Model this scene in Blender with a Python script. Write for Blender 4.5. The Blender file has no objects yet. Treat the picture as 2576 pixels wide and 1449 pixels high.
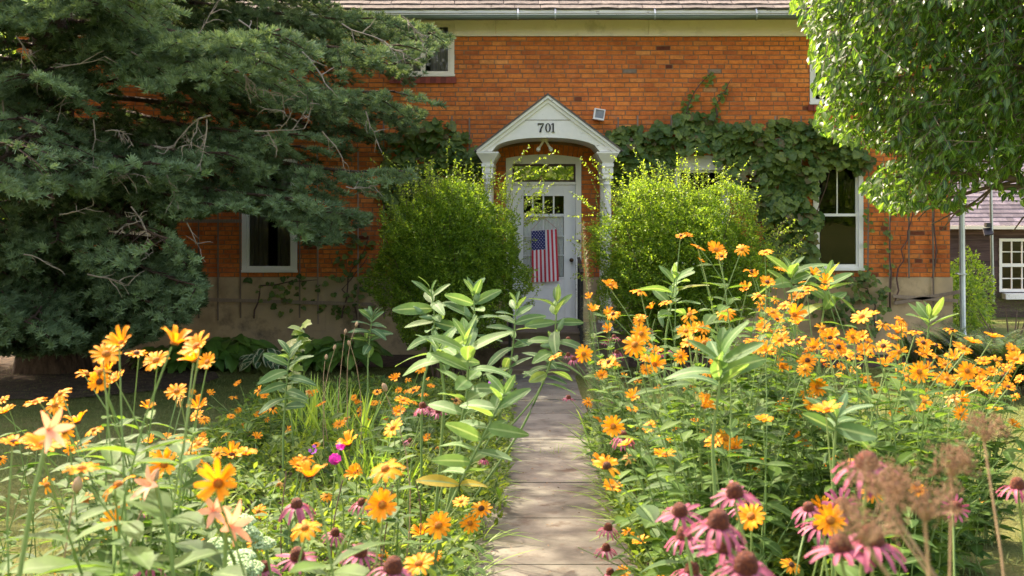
import bpy, math, numpy as np
from mathutils import Vector, Matrix

# ------------------------------------------------------------------ camera, world, sun
sc = bpy.context.scene
F, CX, CY, CH, YW = 2862.0, 1340.0, 500.0, 2.3, 16.74      # focal length in photo pixels (2576 wide), eye height, wall distance
cam = bpy.data.cameras.new('camera')
cam.lens = 40.0; cam.sensor_width = 36.0
cam.shift_x = (1288 - CX) / 2576; cam.shift_y = -(724.5 - CY) / 2576
cam.clip_end = 800; cam.clip_start = 0.05
cam.dof.use_dof = True; cam.dof.focus_distance = 11.5; cam.dof.aperture_fstop = 6.5
co = bpy.data.objects.new('camera', cam); sc.collection.objects.link(co)
co.location = (0, 0, CH); co.rotation_euler = (math.pi / 2, 0, 0); sc.camera = co

SUN_EL, SUN_AZ = 48.0, 42.0                                # azimuth: degrees left of straight ahead (behind the house)
w = bpy.data.worlds.new('World'); sc.world = w; w.use_nodes = True
nt = w.node_tree; sky = nt.nodes.new('ShaderNodeTexSky'); sky.sky_type = 'NISHITA'; sky.sun_disc = False
sky.sun_elevation = math.radians(SUN_EL); sky.sun_rotation = math.radians(-SUN_AZ); sky.dust_density = 2.5
tn = nt.nodes.new('ShaderNodeMix'); tn.data_type = 'RGBA'; tn.blend_type = 'MULTIPLY'; tn.inputs[0].default_value = 1.0; tn.inputs[7].default_value = (1.62, 1.24, 1.02, 1)   # gain that warms and strengthens the sky light, brightening the shade
nt.links.new(sky.outputs[0], tn.inputs[6]); nt.links.new(tn.outputs[2], nt.nodes['Background'].inputs[0]); nt.nodes['Background'].inputs[1].default_value = 0.15
sl = bpy.data.lights.new('sun', 'SUN'); sl.energy = 2.9; sl.angle = math.radians(0.6); sl.color = (1.0, 0.90, 0.70)
so = bpy.data.objects.new('sun', sl); sc.collection.objects.link(so)
e_, a_ = math.radians(SUN_EL), math.radians(SUN_AZ)
SUND = Vector((-math.sin(a_) * math.cos(e_), math.cos(a_) * math.cos(e_), math.sin(e_)))
so.rotation_euler = SUND.to_track_quat('Z', 'Y').to_euler(); so.location = (0, 0, 30)
sc.view_settings.view_transform = 'Standard'; sc.view_settings.look = 'None'
sc.view_settings.exposure = 2.2; sc.view_settings.gamma = 1.0

rng = np.random.default_rng(11)
R = rng.uniform
def P(px, py, Y): return np.array([(px - CX) * Y / F, Y, CH - (py - CY) * Y / F])
def wx(px, Y=YW): return (px - CX) * Y / F
def wz(py, Y=YW): return CH - (py - CY) * Y / F
def gz(x, y):
    x = np.asarray(x, float); y = np.asarray(y, float)
    return np.where(y > 20, -0.05 * (np.minimum(y, 40) - 20), np.maximum(0.0, 0.65 - 0.042 * y)) + 0 * x
def nrm(v): v = np.asarray(v, float); return v / (np.linalg.norm(v, axis=-1, keepdims=True) + 1e-12)

# ------------------------------------------------------------------ mesh builder
class MB:
    def __init__(s): s.V = []; s.F = {3: [], 4: []}; s.t = []; s.u = []; s.n = 0; s.big = []
    def add(s, V, faces, tint=0.5, u=0.5):
        V = np.asarray(V, float); n = len(V)
        s.V.append(V); s.t.append(np.broadcast_to(np.asarray(tint, float), (n,))); s.u.append(np.broadcast_to(np.asarray(u, float), (n,)))
        for f in faces:
            f = np.asarray(f, int)
            if f.ndim == 1: f = f[None]
            if f.shape[1] in (3, 4): s.F[f.shape[1]].append(f + s.n)
            else: s.big += [list(r + s.n) for r in f]
        s.n += n; return s
    def box(s, x0, x1, y0, y1, z0, z1, tint=0.5):
        V = [(x, y, z) for x in (x0, x1) for y in (y0, y1) for z in (z0, z1)]
        return s.add(V, [[[0, 1, 3, 2], [4, 6, 7, 5], [0, 4, 5, 1], [2, 3, 7, 6], [0, 2, 6, 4], [1, 5, 7, 3]]], tint)
    def bar(s, a, b, w, h, tint=0.5, up=(0, 0, 1)):
        a, b = np.asarray(a, float), np.asarray(b, float); d = nrm(b - a); x = nrm(np.cross(d, up)); n = np.cross(x, d)
        V = [p + x * i * w / 2 + n * j * h / 2 for p in (a, b) for i in (-1, 1) for j in (-1, 1)]
        return s.add(V, [[[0, 1, 3, 2], [4, 6, 7, 5], [0, 4, 5, 1], [2, 3, 7, 6], [0, 2, 6, 4], [1, 5, 7, 3]]], tint)
    def tubes(s, C, rad, k=4, tint=0.5):
        C = np.asarray(C, float)
        if C.ndim == 2: C = C[None]
        N, m, _ = C.shape
        rad = np.broadcast_to(np.asarray(rad, float), (N, m))
        T = nrm(np.gradient(C, axis=1)); ref = np.where(np.abs(T[:, :, 2:3]) > 0.9, np.array([1.0, 0, 0]), np.array([0, 0, 1.0]))
        A = nrm(np.cross(T, ref)); B = np.cross(T, A)
        a = np.arange(k) * 2 * math.pi / k
        V = C[:, :, None] + rad[:, :, None, None] * (A[:, :, None] * np.cos(a)[None, None, :, None] + B[:, :, None] * np.sin(a)[None, None, :, None])
        idx = np.arange(N * m * k).reshape(N, m, k); nx = np.roll(idx, -1, axis=2)
        q = np.stack([idx[:, :-1], nx[:, :-1], nx[:, 1:], idx[:, 1:]], -1).reshape(-1, 4)
        t = np.repeat(np.broadcast_to(np.asarray(tint, float), (N,)), m * k)
        s.add(V.reshape(-1, 3), [q], t)
        if k <= 4:
            caps = idx[:, -1]; s.F[k].append(caps.reshape(-1, k) + s.n - len(V.reshape(-1, 3)))
        return s
    def lathe(s, prof, c=(0, 0, 0), k=12, tint=0.5, axis=None):
        prof = np.asarray(prof, float); a = np.arange(k) * 2 * math.pi / k; m = len(prof)
        V = np.stack([prof[:, 0:1] * np.cos(a), prof[:, 0:1] * np.sin(a), np.repeat(prof[:, 1:2], k, 1)], -1).reshape(-1, 3)
        if axis is not None:
            z = nrm(axis); x = nrm(np.cross(z, (0.3, 0.9, 0.1))); y = np.cross(z, x); V = V[:, 0:1] * x + V[:, 1:2] * y + V[:, 2:3] * z
        idx = np.arange(m * k).reshape(m, k); nx = np.roll(idx, -1, axis=1)
        q = np.stack([idx[:-1], nx[:-1], nx[1:], idx[1:]], -1).reshape(-1, 4)
        s.add(V + np.asarray(c), [q], tint); off = s.n - m * k
        s.big += [list(idx[0][::-1] + off), list(idx[-1] + off)]; return s
    def prism(s, poly, y0, y1, tint=0.5):          # polygon in x,z extruded along y
        n = len(poly); V = [(p[0], y0, p[1]) for p in poly] + [(p[0], y1, p[1]) for p in poly]
        s.add(V, [[[i, (i + 1) % n, n + (i + 1) % n, n + i] for i in range(n)]], tint)
        o = s.n - 2 * n; s.big += [[o + i for i in range(n)], [o + n + i for i in reversed(range(n))]]; return s
    def inst(s, tm, M, T, tint=0.5, sc_=1.0):
        V0, Fs, u = tm; N = len(T)
        if N == 0: return s
        sc_ = np.broadcast_to(np.asarray(sc_, float), (N,))
        V = np.einsum('nij,vj->nvi', M, V0) * sc_[:, None, None] + np.asarray(T)[:, None]
        n = len(V0); off = (np.arange(N) * n)[:, None, None]
        fs = [(f[None] + off).reshape(-1, f.shape[1]) for f in Fs]
        return s.add(V.reshape(-1, 3), fs, np.repeat(np.broadcast_to(np.asarray(tint, float), (N,)), n), np.tile(u, N))
    def mesh(s, name, mat, off=(0, 0, 0), smooth=False):
        V = np.concatenate(s.V) - np.asarray(off, float)
        me = bpy.data.meshes.new(name)
        L = []; starts = []; tot = []; p = 0
        for k in (3, 4):
            if s.F[k]:
                f = np.concatenate(s.F[k]); L.append(f.ravel()); starts.append(p + np.arange(len(f)) * k); p += f.size
        for b in s.big: L.append(np.array(b)); starts.append(np.array([p])); p += len(b)
        L = np.concatenate(L).astype(np.int32); starts = np.concatenate(starts).astype(np.int32)
        me.vertices.add(len(V)); me.vertices.foreach_set('co', V.astype(np.float32).ravel())
        me.loops.add(len(L)); me.loops.foreach_set('vertex_index', L)
        me.polygons.add(len(starts)); me.polygons.foreach_set('loop_start', starts)
        me.update(calc_edges=True)
        me.polygons.foreach_set('use_smooth', np.full(len(starts), smooth))
        for nm, arr in (('tint', s.t), ('u', s.u)):
            at = me.attributes.new(nm, 'FLOAT', 'POINT'); at.data.foreach_set('value', np.concatenate(arr).astype(np.float32))
        me.materials.append(mat); return me

WL = {}
def link(o, parent=None): sc.collection.objects.link(o); o.parent = parent; return o
def tag(o, label=None, cat=None, group=None, kind=None):
    for k, v in (('label', label), ('category', cat), ('group', group), ('kind', kind)):
        if v: o[k] = v
    return o
def thing(name, label, cat, loc=(0, 0, 0), group=None):
    o = link(bpy.data.objects.new(name, None)); o.location = [float(c) for c in loc]; o.empty_display_size = 0.1
    WL[o.name] = np.array(loc, float); return tag(o, label, cat, group)
def obj(name, mb, mat, parent=None, smooth=False, label=None, loc=None):
    off = WL[parent.name] if parent else np.zeros(3)
    l = np.asarray(loc, float) if loc is not None else (np.zeros(3) if parent is None else off)
    me = mb.mesh(name, mat, l, smooth)
    o = link(bpy.data.objects.new(name, me), parent); o.location = l - off; WL[o.name] = l
    if label: o['label'] = label
    return o

# ------------------------------------------------------------------ materials
def nodes_of(name):
    m = bpy.data.materials.new(name); m.use_nodes = True; t = m.node_tree
    b = t.nodes['Principled BSDF']; return m, t, b
def noise(t, scale, detail=6, rough=0.6, co='Object', vec=None, stretch=None):
    n = t.nodes.new('ShaderNodeTexNoise'); n.inputs['Scale'].default_value = scale; n.inputs['Detail'].default_value = detail; n.inputs['Roughness'].default_value = rough
    tc = t.nodes.new('ShaderNodeTexCoord'); src = tc.outputs[co]
    if stretch:
        mp = t.nodes.new('ShaderNodeMapping'); mp.inputs['Scale'].default_value = stretch; t.links.new(src, mp.inputs[0]); src = mp.outputs[0]
    t.links.new(src, n.inputs['Vector']); return n
def ramp(t, src, stops):
    r = t.nodes.new('ShaderNodeValToRGB'); cr = r.color_ramp
    while len(cr.elements) < len(stops): cr.elements.new(0.5)
    for e, (p, c) in zip(cr.elements, stops): e.position = p; e.color = (*c, 1) if len(c) == 3 else c
    t.links.new(src, r.inputs[0]); return r.outputs[0]
def mixc(t, fac, a, b, mode='MIX'):
    m = t.nodes.new('ShaderNodeMix'); m.data_type = 'RGBA'; m.blend_type = mode
    for i, v in ((0, fac), (6, a), (7, b)):
        if hasattr(v, 'is_linked'): t.links.new(v, m.inputs[i])
        else: m.inputs[i].default_value = v if i == 0 else (*v, 1)
    return m.outputs[2]
def attr(t, name):
    a = t.nodes.new('ShaderNodeAttribute'); a.attribute_name = name; return a.outputs['Fac']
def bump(t, b, src, strength, dist=0.01):
    n = t.nodes.new('ShaderNodeBump'); n.inputs['Strength'].default_value = strength; n.inputs['Distance'].default_value = dist
    t.links.new(src, n.inputs['Height']); t.links.new(n.outputs[0], b.inputs['Normal'])
def mat(name, c0, c1=None, rough=0.6, scale=6, bmp=0.2, metal=0.0, c2=None, stretch=None, dirt=None, dscale=3, tint=False, spec=0.4, bdist=0.004):
    m, t, b = nodes_of(name); c1 = c1 or tuple(x * 0.75 for x in c0)
    n = noise(t, scale, stretch=stretch)
    col = ramp(t, n.outputs['Fac'], [(0.3, c1), (0.7, c0)] if c2 is None else [(0.3, c1), (0.5, c0), (0.7, c2)])
    if tint:
        col = mixc(t, 1.0, col, ramp(t, attr(t, 'tint'), [(0, (0.6, 0.6, 0.6)), (1, (1.35, 1.35, 1.35))]), 'MULTIPLY')
    if dirt:
        n2 = noise(t, dscale, 8, 0.7); col = mixc(t, ramp(t, n2.outputs['Fac'], [(0.55, (0, 0, 0)), (0.68, (1, 1, 1))]), col, dirt)
    t.links.new(col, b.inputs['Base Color']); b.inputs['Roughness'].default_value = rough; b.inputs['Metallic'].default_value = metal
    b.inputs['Specular IOR Level'].default_value = spec
    if bmp: bump(t, b, noise(t, scale * 6, 8).outputs['Fac'], bmp, bdist)
    return m
def leafm(name, c0, c1, tr=1.6, tw=0.35, rough=0.42, mid=None, edge=None, spec=0.45, warm=(1.25, 1.15, 0.5), c2=None, nscale=None):
    m, t, b = nodes_of(name)
    col = ramp(t, attr(t, 'tint'), [(0, c0), (1, c1)] if c2 is None else [(0, c0), (0.85, c1), (0.95, c2)])
    if nscale:
        n = noise(t, nscale, 4); col = mixc(t, 1.0, col, ramp(t, n.outputs['Fac'], [(0.3, (0.7, 0.7, 0.7)), (0.7, (1.25, 1.25, 1.15))]), 'MULTIPLY')
    u = attr(t, 'u')
    if mid: col = mixc(t, ramp(t, u, [(0.05, (1, 1, 1)), (0.2, (0, 0, 0))]), col, mid)
    if edge: col = mixc(t, ramp(t, u, [(0.6, (0, 0, 0)), (0.7, (1, 1, 1))]), col, edge)
    t.links.new(col, b.inputs['Base Color']); b.inputs['Roughness'].default_value = rough; b.inputs['Specular IOR Level'].default_value = spec
    tl = t.nodes.new('ShaderNodeBsdfTranslucent'); t.links.new(mixc(t, 1.0, col, tuple(tr * x for x in warm), 'MULTIPLY'), tl.inputs['Color'])
    mx = t.nodes.new('ShaderNodeMixShader'); mx.inputs[0].default_value = tw
    t.links.new(b.outputs[0], mx.inputs[1]); t.links.new(tl.outputs[0], mx.inputs[2])
    t.links.new(mx.outputs[0], t.nodes['Material Output'].inputs['Surface']); return m

def brick_material():
    m, t, b = nodes_of('brick')
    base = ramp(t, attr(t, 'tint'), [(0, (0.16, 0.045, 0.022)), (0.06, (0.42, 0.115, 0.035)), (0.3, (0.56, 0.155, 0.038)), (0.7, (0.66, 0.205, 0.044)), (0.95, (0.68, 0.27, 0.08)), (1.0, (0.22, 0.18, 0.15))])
    n = noise(t, 14, 8, 0.7); col = mixc(t, 1.0, base, ramp(t, n.outputs['Fac'], [(0.25, (0.62, 0.55, 0.5)), (0.6, (1.15, 1.15, 1.1))]), 'MULTIPLY')
    n3 = noise(t, 0.9, 5, 0.6); col = mixc(t, 1.0, col, ramp(t, n3.outputs['Fac'], [(0.3, (0.78, 0.74, 0.72)), (0.65, (1.12, 1.12, 1.1))]), 'MULTIPLY')
    n2 = noise(t, 3.2, 9, 0.75); col = mixc(t, ramp(t, n2.outputs['Fac'], [(0.60, (0, 0, 0)), (0.74, (0.55, 0.55, 0.55))]), col, (0.30, 0.22, 0.15))
    t.links.new(col, b.inputs['Base Color']); b.inputs['Roughness'].default_value = 0.85; b.inputs['Specular IOR Level'].default_value = 0.25
    bump(t, b, noise(t, 90, 6).outputs['Fac'], 0.5, 0.004); return m
M_brick = brick_material()
M_mortar = mat('mortar', (0.30, 0.17, 0.09), (0.20, 0.11, 0.055), 0.95, 9, 0.4)
M_redbrick = mat('red_sill_brick', (0.30, 0.06, 0.035), (0.2, 0.04, 0.025), 0.7, 12, 0.3, tint=True)
M_stone = mat('foundation_stone', (0.50, 0.37, 0.22), (0.32, 0.23, 0.13), 0.9, 2.2, 0.6, c2=(0.40, 0.31, 0.2), dirt=(0.13, 0.1, 0.07), dscale=1.3)
M_cream = mat('cream_paint', (0.86, 0.77, 0.62), (0.80, 0.71, 0.56), 0.55, 3, 0.15, dirt=(0.6, 0.53, 0.4), dscale=2.2)
def peeling(name, c):
    m, t, b = nodes_of(name)
    n = noise(t, 7, 10, 0.78, stretch=(1, 1, 3)); n2 = noise(t, 0.9, 3)
    add = t.nodes.new('ShaderNodeMath'); add.operation = 'MULTIPLY_ADD'; t.links.new(n2.outputs['Fac'], add.inputs[0]); add.inputs[1].default_value = 0.35; t.links.new(n.outputs['Fac'], add.inputs[2])
    mask = ramp(t, add.outputs[0], [(0.80, (0, 0, 0)), (0.815, (1, 1, 1))])
    n4 = noise(t, 2.5, 6); cc = mixc(t, ramp(t, n4.outputs['Fac'], [(0.4, (0, 0, 0)), (0.8, (1, 1, 1))]), c, tuple(x * 0.82 for x in c))
    t.links.new(mixc(t, mask, cc, (0.27, 0.24, 0.20)), b.inputs['Base Color']); b.inputs['Roughness'].default_value = 0.5
    bump(t, b, mask, 0.5, 0.003); return m
M_white = peeling('peeling_white_paint', (0.84, 0.81, 0.74))
M_white2 = mat('white_window_paint', (0.84, 0.82, 0.77), (0.76, 0.74, 0.70), 0.45, 3, 0.08)
M_door = mat('white_door_paint', (0.82, 0.81, 0.80), (0.78, 0.77, 0.77), 0.4, 2, 0.08)
M_brown = mat('brown_weathered_wood', (0.10, 0.06, 0.04), None, 0.7, 20, 0.3)
M_roof = mat('asphalt_shingle', (0.125, 0.105, 0.09), (0.07, 0.06, 0.053), 0.95, 16, 0.6, c2=(0.18, 0.15, 0.125), tint=True)
M_roofedge = M_roof
M_gutter = mat('galvanised_gutter', (0.20, 0.23, 0.19), (0.12, 0.15, 0.12), 0.45, 4, 0.1, metal=0.3, stretch=(0.6, 1, 6))
M_galv = mat('galvanised_steel', (0.42, 0.46, 0.46), (0.30, 0.34, 0.34), 0.38, 5, 0.05, metal=0.6)
M_iron = mat('black_iron', (0.012, 0.012, 0.013), None, 0.45, 10, 0.1)
M_knob = mat('bronze_knob', (0.10, 0.06, 0.03), None, 0.35, 10, 0, metal=0.8)
M_numeral = mat('black_numeral_paint', (0.015, 0.015, 0.015), None, 0.5, 10, 0)
M_conc = mat('concrete', (0.160, 0.146, 0.112), (0.075, 0.068, 0.052), 0.95, 3.6, 1.0, c2=(0.215, 0.197, 0.152), dirt=(0.105, 0.075, 0.05), dscale=5.5, tint=True)
M_step = mat('step_concrete', (0.20, 0.15, 0.105), (0.12, 0.09, 0.06), 0.92, 3.0, 0.5, dirt=(0.08, 0.06, 0.04))
M_lath = mat('grey_lath_wood', (0.30, 0.23, 0.17), (0.20, 0.145, 0.105), 0.9, 6, 0.3, stretch=(8, 8, 0.7), tint=True)
M_twig = mat('dead_twig_bark', (0.30, 0.255, 0.20), (0.17, 0.14, 0.105), 0.85, 12, 0.3)
M_bark = mat('spruce_bark', (0.085, 0.053, 0.034), (0.022, 0.014, 0.01), 0.95, 5, 1.0, stretch=(3, 3, 0.7), c2=(0.13, 0.085, 0.055), bdist=0.05)
M_bark2 = mat('ash_bark', (0.16, 0.11, 0.07), (0.08, 0.055, 0.035), 0.9, 8, 0.6)
M_stem = mat('vine_stem', (0.11, 0.06, 0.05), None, 0.8, 10, 0.2)
M_curtain = mat('lace_curtain', (0.50, 0.46, 0.40), (0.32, 0.29, 0.25), 0.9, 3, 0, stretch=(14, 1, 0.2))
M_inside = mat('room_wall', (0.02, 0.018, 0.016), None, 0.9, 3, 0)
M_lace = mat('lace_panel', (0.80, 0.80, 0.76), (0.60, 0.60, 0.57), 0.8, 60, 0.1)
def glass(name, ior=1.75, tcol=(0.75, 0.78, 0.76)):
    m, t, b = nodes_of(name); t.nodes.remove(b)
    g = t.nodes.new('ShaderNodeBsdfGlossy'); g.inputs['Roughness'].default_value = 0.015; g.inputs['Color'].default_value = (1, 1, 1, 1)
    tr = t.nodes.new('ShaderNodeBsdfTransparent'); tr.inputs['Color'].default_value = (*tcol, 1)
    fr = t.nodes.new('ShaderNodeFresnel'); fr.inputs['IOR'].default_value = ior
    n = noise(t, 1.6, 2); bp = t.nodes.new('ShaderNodeBump'); bp.inputs['Strength'].default_value = 0.12; bp.inputs['Distance'].default_value = 0.01
    t.links.new(n.outputs['Fac'], bp.inputs['Height']); t.links.new(bp.outputs[0], g.inputs['Normal'])
    mx = t.nodes.new('ShaderNodeMixShader'); t.links.new(fr.outputs[0], mx.inputs[0]); t.links.new(tr.outputs[0], mx.inputs[1]); t.links.new(g.outputs[0], mx.inputs[2])
    t.links.new(mx.outputs[0], t.nodes['Material Output'].inputs['Surface']); return m
M_glass = glass('window_glass', 1.42, (0.60, 0.60, 0.58)); M_glass2 = glass('transom_glass', 3.0, (0.15, 0.16, 0.15))
M_glass3 = glass('door_glass', 1.35, (0.93, 0.94, 0.93))
M_red = mat('flag_red', (0.60, 0.035, 0.06), (0.52, 0.03, 0.05), 0.8, 4, 0.1)
M_flagwhite = mat('flag_white', (0.78, 0.72, 0.76), (0.72, 0.66, 0.7), 0.8, 4, 0.1)
M_flagblue = mat('flag_blue', (0.03, 0.035, 0.16), (0.025, 0.03, 0.13), 0.8, 4, 0.1)
M_wire = mat('red_cord', (0.45, 0.10, 0.07), None, 0.7, 4, 0)

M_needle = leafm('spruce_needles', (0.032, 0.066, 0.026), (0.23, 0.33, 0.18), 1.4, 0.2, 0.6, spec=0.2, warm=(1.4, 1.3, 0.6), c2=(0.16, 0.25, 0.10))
M_ash = leafm('ash_leaf', (0.012, 0.035, 0.006), (0.062, 0.115, 0.016), 5.0, 0.38, 0.38, mid=(0.11, 0.18, 0.04), spec=0.4)
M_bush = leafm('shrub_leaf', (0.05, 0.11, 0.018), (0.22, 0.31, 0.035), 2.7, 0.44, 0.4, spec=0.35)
M_grape = leafm('grape_leaf', (0.05, 0.105, 0.022), (0.19, 0.25, 0.06), 1.8, 0.3, 0.45, mid=(0.10, 0.16, 0.06), spec=0.3, c2=(0.14, 0.12, 0.05), nscale=9)
M_lightvine = leafm('young_vine_leaf', (0.09, 0.16, 0.03), (0.18, 0.25, 0.05), 2.2, 0.4, 0.45)
M_milk = leafm('milkweed_leaf', (0.06, 0.125, 0.055), (0.125, 0.215, 0.07), 1.9, 0.36, 0.6, mid=(0.22, 0.31, 0.15), spec=0.2, c2=(0.36, 0.28, 0.05), nscale=12)
M_pod = mat('milkweed_pod', (0.20, 0.30, 0.14), (0.15, 0.24, 0.11), 0.7, 40, 0.8)
M_helleaf = leafm('heliopsis_leaf', (0.03, 0.075, 0.016), (0.095, 0.165, 0.028), 2.4, 0.36, 0.6, mid=(0.12, 0.19, 0.06), spec=0.2, nscale=14)
M_helstem = leafm('flower_stem', (0.16, 0.26, 0.07), (0.22, 0.30, 0.09), 1.0, 0.15, 0.5)
M_petal = leafm('heliopsis_petal', (0.90, 0.30, 0.006), (0.95, 0.44, 0.02), 1.0, 0.45, 0.55, warm=(1.0, 0.82, 0.4), spec=0.2, nscale=30)
M_petal2 = leafm('withered_petal', (0.55, 0.26, 0.06), (0.70, 0.46, 0.16), 1.0, 0.3, 0.7, warm=(1, 0.9, 0.7), spec=0.1)
M_disc = mat('heliopsis_disc', (0.48, 0.16, 0.012), (0.20, 0.06, 0.01), 0.85, 260, 1.0, c2=(0.72, 0.34, 0.02))
M_disc2 = mat('dark_disc', (0.09, 0.035, 0.01), (0.04, 0.015, 0.008), 0.85, 260, 1.0, c2=(0.2, 0.08, 0.01))
M_cpet = leafm('coneflower_petal', (0.30, 0.07, 0.12), (0.50, 0.16, 0.25), 1.0, 0.4, 0.5, warm=(1.0, 0.75, 0.9), spec=0.2, nscale=40)
M_cone = mat('coneflower_cone', (0.13, 0.025, 0.010), (0.03, 0.012, 0.010), 0.7, 320, 1.0, c2=(0.42, 0.12, 0.02))
M_hosta = leafm('hosta_leaf', (0.07, 0.17, 0.03), (0.16, 0.28, 0.05), 1.4, 0.25, 0.4, spec=0.4, nscale=8)
M_hosta2 = leafm('variegated_leaf', (0.035, 0.10, 0.04), (0.06, 0.13, 0.05), 1.2, 0.25, 0.4, edge=(0.50, 0.52, 0.36), spec=0.4)
M_fill = leafm('bed_foliage', (0.035, 0.08, 0.015), (0.16, 0.225, 0.04), 2.1, 0.38, 0.6, spec=0.2)
M_grassm = leafm('grass_blade', (0.085, 0.13, 0.035), (0.19, 0.215, 0.08), 1.6, 0.3, 0.6, spec=0.2, c2=(0.30, 0.24, 0.12))
M_strap = leafm('strap_leaf', (0.13, 0.24, 0.04), (0.25, 0.36, 0.07), 1.9, 0.4, 0.45, spec=0.3, c2=(0.42, 0.36, 0.12))
M_straw = mat('dry_stalk', (0.42, 0.29, 0.16), (0.28, 0.18, 0.10), 0.9, 30, 0.2)
M_dry = mat('dried_flower_head', (0.25, 0.145, 0.07), (0.13, 0.07, 0.035), 0.95, 60, 0.5)
M_spike = mat('brown_seed_spike', (0.20, 0.12, 0.08), (0.10, 0.06, 0.04), 0.9, 60, 0.5)
M_sedum = mat('sedum_bud', (0.42, 0.54, 0.28), (0.30, 0.42, 0.20), 0.7, 60, 0.4)
M_magenta = leafm('phlox_petal', (0.55, 0.02, 0.34), (0.72, 0.05, 0.48), 1.0, 0.35, 0.5, warm=(1, 0.6, 0.9))
M_purple = leafm('blazing_star', (0.30, 0.07, 0.42), (0.42, 0.13, 0.55), 1.0, 0.3, 0.5, warm=(1, 0.7, 1))
M_peach = leafm('daylily_petal', (0.80, 0.34, 0.16), (0.88, 0.50, 0.32), 1.0, 0.45, 0.5, warm=(1, 0.85, 0.75))
M_redfl = mat('red_floret', (0.62, 0.04, 0.02), None, 0.5, 30, 0)
M_feather = leafm('feathery_leaf', (0.16, 0.25, 0.11), (0.30, 0.38, 0.20), 1.5, 0.35, 0.5)
M_fern = leafm('fern_frond', (0.045, 0.10, 0.02), (0.10, 0.17, 0.035), 1.8, 0.35, 0.5, c2=(0.16, 0.12, 0.04))
M_shed = mat('weathered_board', (0.085, 0.05, 0.045), (0.05, 0.03, 0.028), 0.85, 3, 0.4, c2=(0.14, 0.095, 0.085), stretch=(0.5, 1, 9), tint=True)
M_shedroof = mat('grey_shingle', (0.17, 0.145, 0.165), (0.12, 0.10, 0.125), 0.95, 20, 0.4, c2=(0.22, 0.185, 0.19), tint=True)
M_soil = mat('garden_soil', (0.065, 0.042, 0.025), (0.025, 0.017, 0.011), 1.0, 11, 1.0, c2=(0.13, 0.085, 0.05), bdist=0.02)

# ------------------------------------------------------------------ setting
def lawn_material():
    m, t, b = nodes_of('lawn')
    n = noise(t, 0.6, 8, 0.65); n2 = noise(t, 40, 6, 0.8)
    c = ramp(t, n.outputs['Fac'], [(0.3, (0.075, 0.115, 0.025)), (0.55, (0.15, 0.165, 0.05)), (0.75, (0.22, 0.185, 0.075))])
    c = mixc(t, 1.0, c, ramp(t, n2.outputs['Fac'], [(0.3, (0.5, 0.5, 0.45)), (0.7, (1.35, 1.35, 1.3))]), 'MULTIPLY')
    t.links.new(c, b.inputs['Base Color']); b.inputs['Roughness'].default_value = 1.0; b.inputs['Specular IOR Level'].default_value = 0.1
    bump(t, b, n2.outputs['Fac'], 1.0, 0.02); return m
xs = np.array([-300, -60, -20, -12, -8, -6, -4, -2, 0, 2, 4, 6, 8, 12, 20, 60, 300.0]); ys = np.array([-200, -40, -10, 0, 4, 8, 12, 15.476, 17, 20, 40, 100, 500.0])
X, Y = np.meshgrid(xs, ys, indexing='ij'); V = np.stack([X.ravel(), Y.ravel(), gz(X, Y).ravel()], 1); ny = len(ys)
q = [[i * ny + j, (i + 1) * ny + j, (i + 1) * ny + j + 1, i * ny + j + 1] for i in range(len(xs) - 1) for j in range(ny - 1)]
tag(obj('lawn', MB().add(V, [q]), lawn_material()), kind='structure')
def lx(y): return -2.15 - 0.09 * (y - 5)                    # outer edge of the left bed
def rx(y): return 2.75 - 0.02 * (y - 5)
def sheet(polyfun_l, polyfun_r, ys, lift):
    m = MB(); ys = np.asarray(ys, float)
    L = np.array([[polyfun_l(y), y, gz(0, y) + lift] for y in ys]); Rr = np.array([[polyfun_r(y), y, gz(0, y) + lift] for y in ys]); n = len(ys)
    return m.add(np.concatenate([L, Rr]), [[[i, n + i, n + i + 1, i + 1] for i in range(n - 1)]])
PL, PR = -0.36, 0.53
yb = [1.2, 2, 3, 4, 5, 6, 7, 7.4, 8, 9, 10, 11, 12, 12.6]
tag(obj('garden_bed', sheet(lambda y: max(lx(y), -.355 * max(y, 1.1)) + 0.03 * math.sin(y * 3), lambda y: PL - 0.02, yb, 0.012), M_soil), kind='structure')
tag(obj('garden_bed', sheet(lambda y: PR + 0.02, lambda y: max(PR + .1, min(rx(y), .37 * y)) + 0.03 * math.sin(y * 2.3), yb[:-1], 0.012), M_soil), kind='structure')
tag(obj('garden_bed', sheet(lambda y: -9.0, lambda y: 6.6, [15.5, 16.7], 0.012), M_soil), kind='structure')
tag(obj('garden_bed', sheet(lambda y: -8.2 + 0.3 * math.sin(4 * y), lambda y: -3.9 - 0.35 * (y - 14) ** 2, [12.2, 12.7, 13.2, 13.7, 14.2, 14.8, 15.48], 0.016), M_soil), kind='structure')
m = MB(); js = [-1, 0.8, 1.8, 2.8, 3.8, 4.8, 5.81, 6.80, 7.82, 9.54, 11.05, 12.0, 13.2, 14.42]
for a, b in zip(js[:-1], js[1:]):
    dz = R(0.026, 0.036); k = 0.007
    x0, x1 = PL + R(-.01, .01), PR + R(-.012, .01); V = []
    for x in (x0, x1):
        for y in (a + k, b - k):
            for z in (-0.05, dz): V.append((x + R(-.004, .004), y, float(gz(0, y)) + z + R(-.002, .002)))
    m.add(V, [[[0, 1, 3, 2], [4, 6, 7, 5], [0, 4, 5, 1], [2, 3, 7, 6], [0, 2, 6, 4], [1, 5, 7, 3]]], R(.3, .75))
tag(obj('path', m, M_conc), kind='structure')

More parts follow.
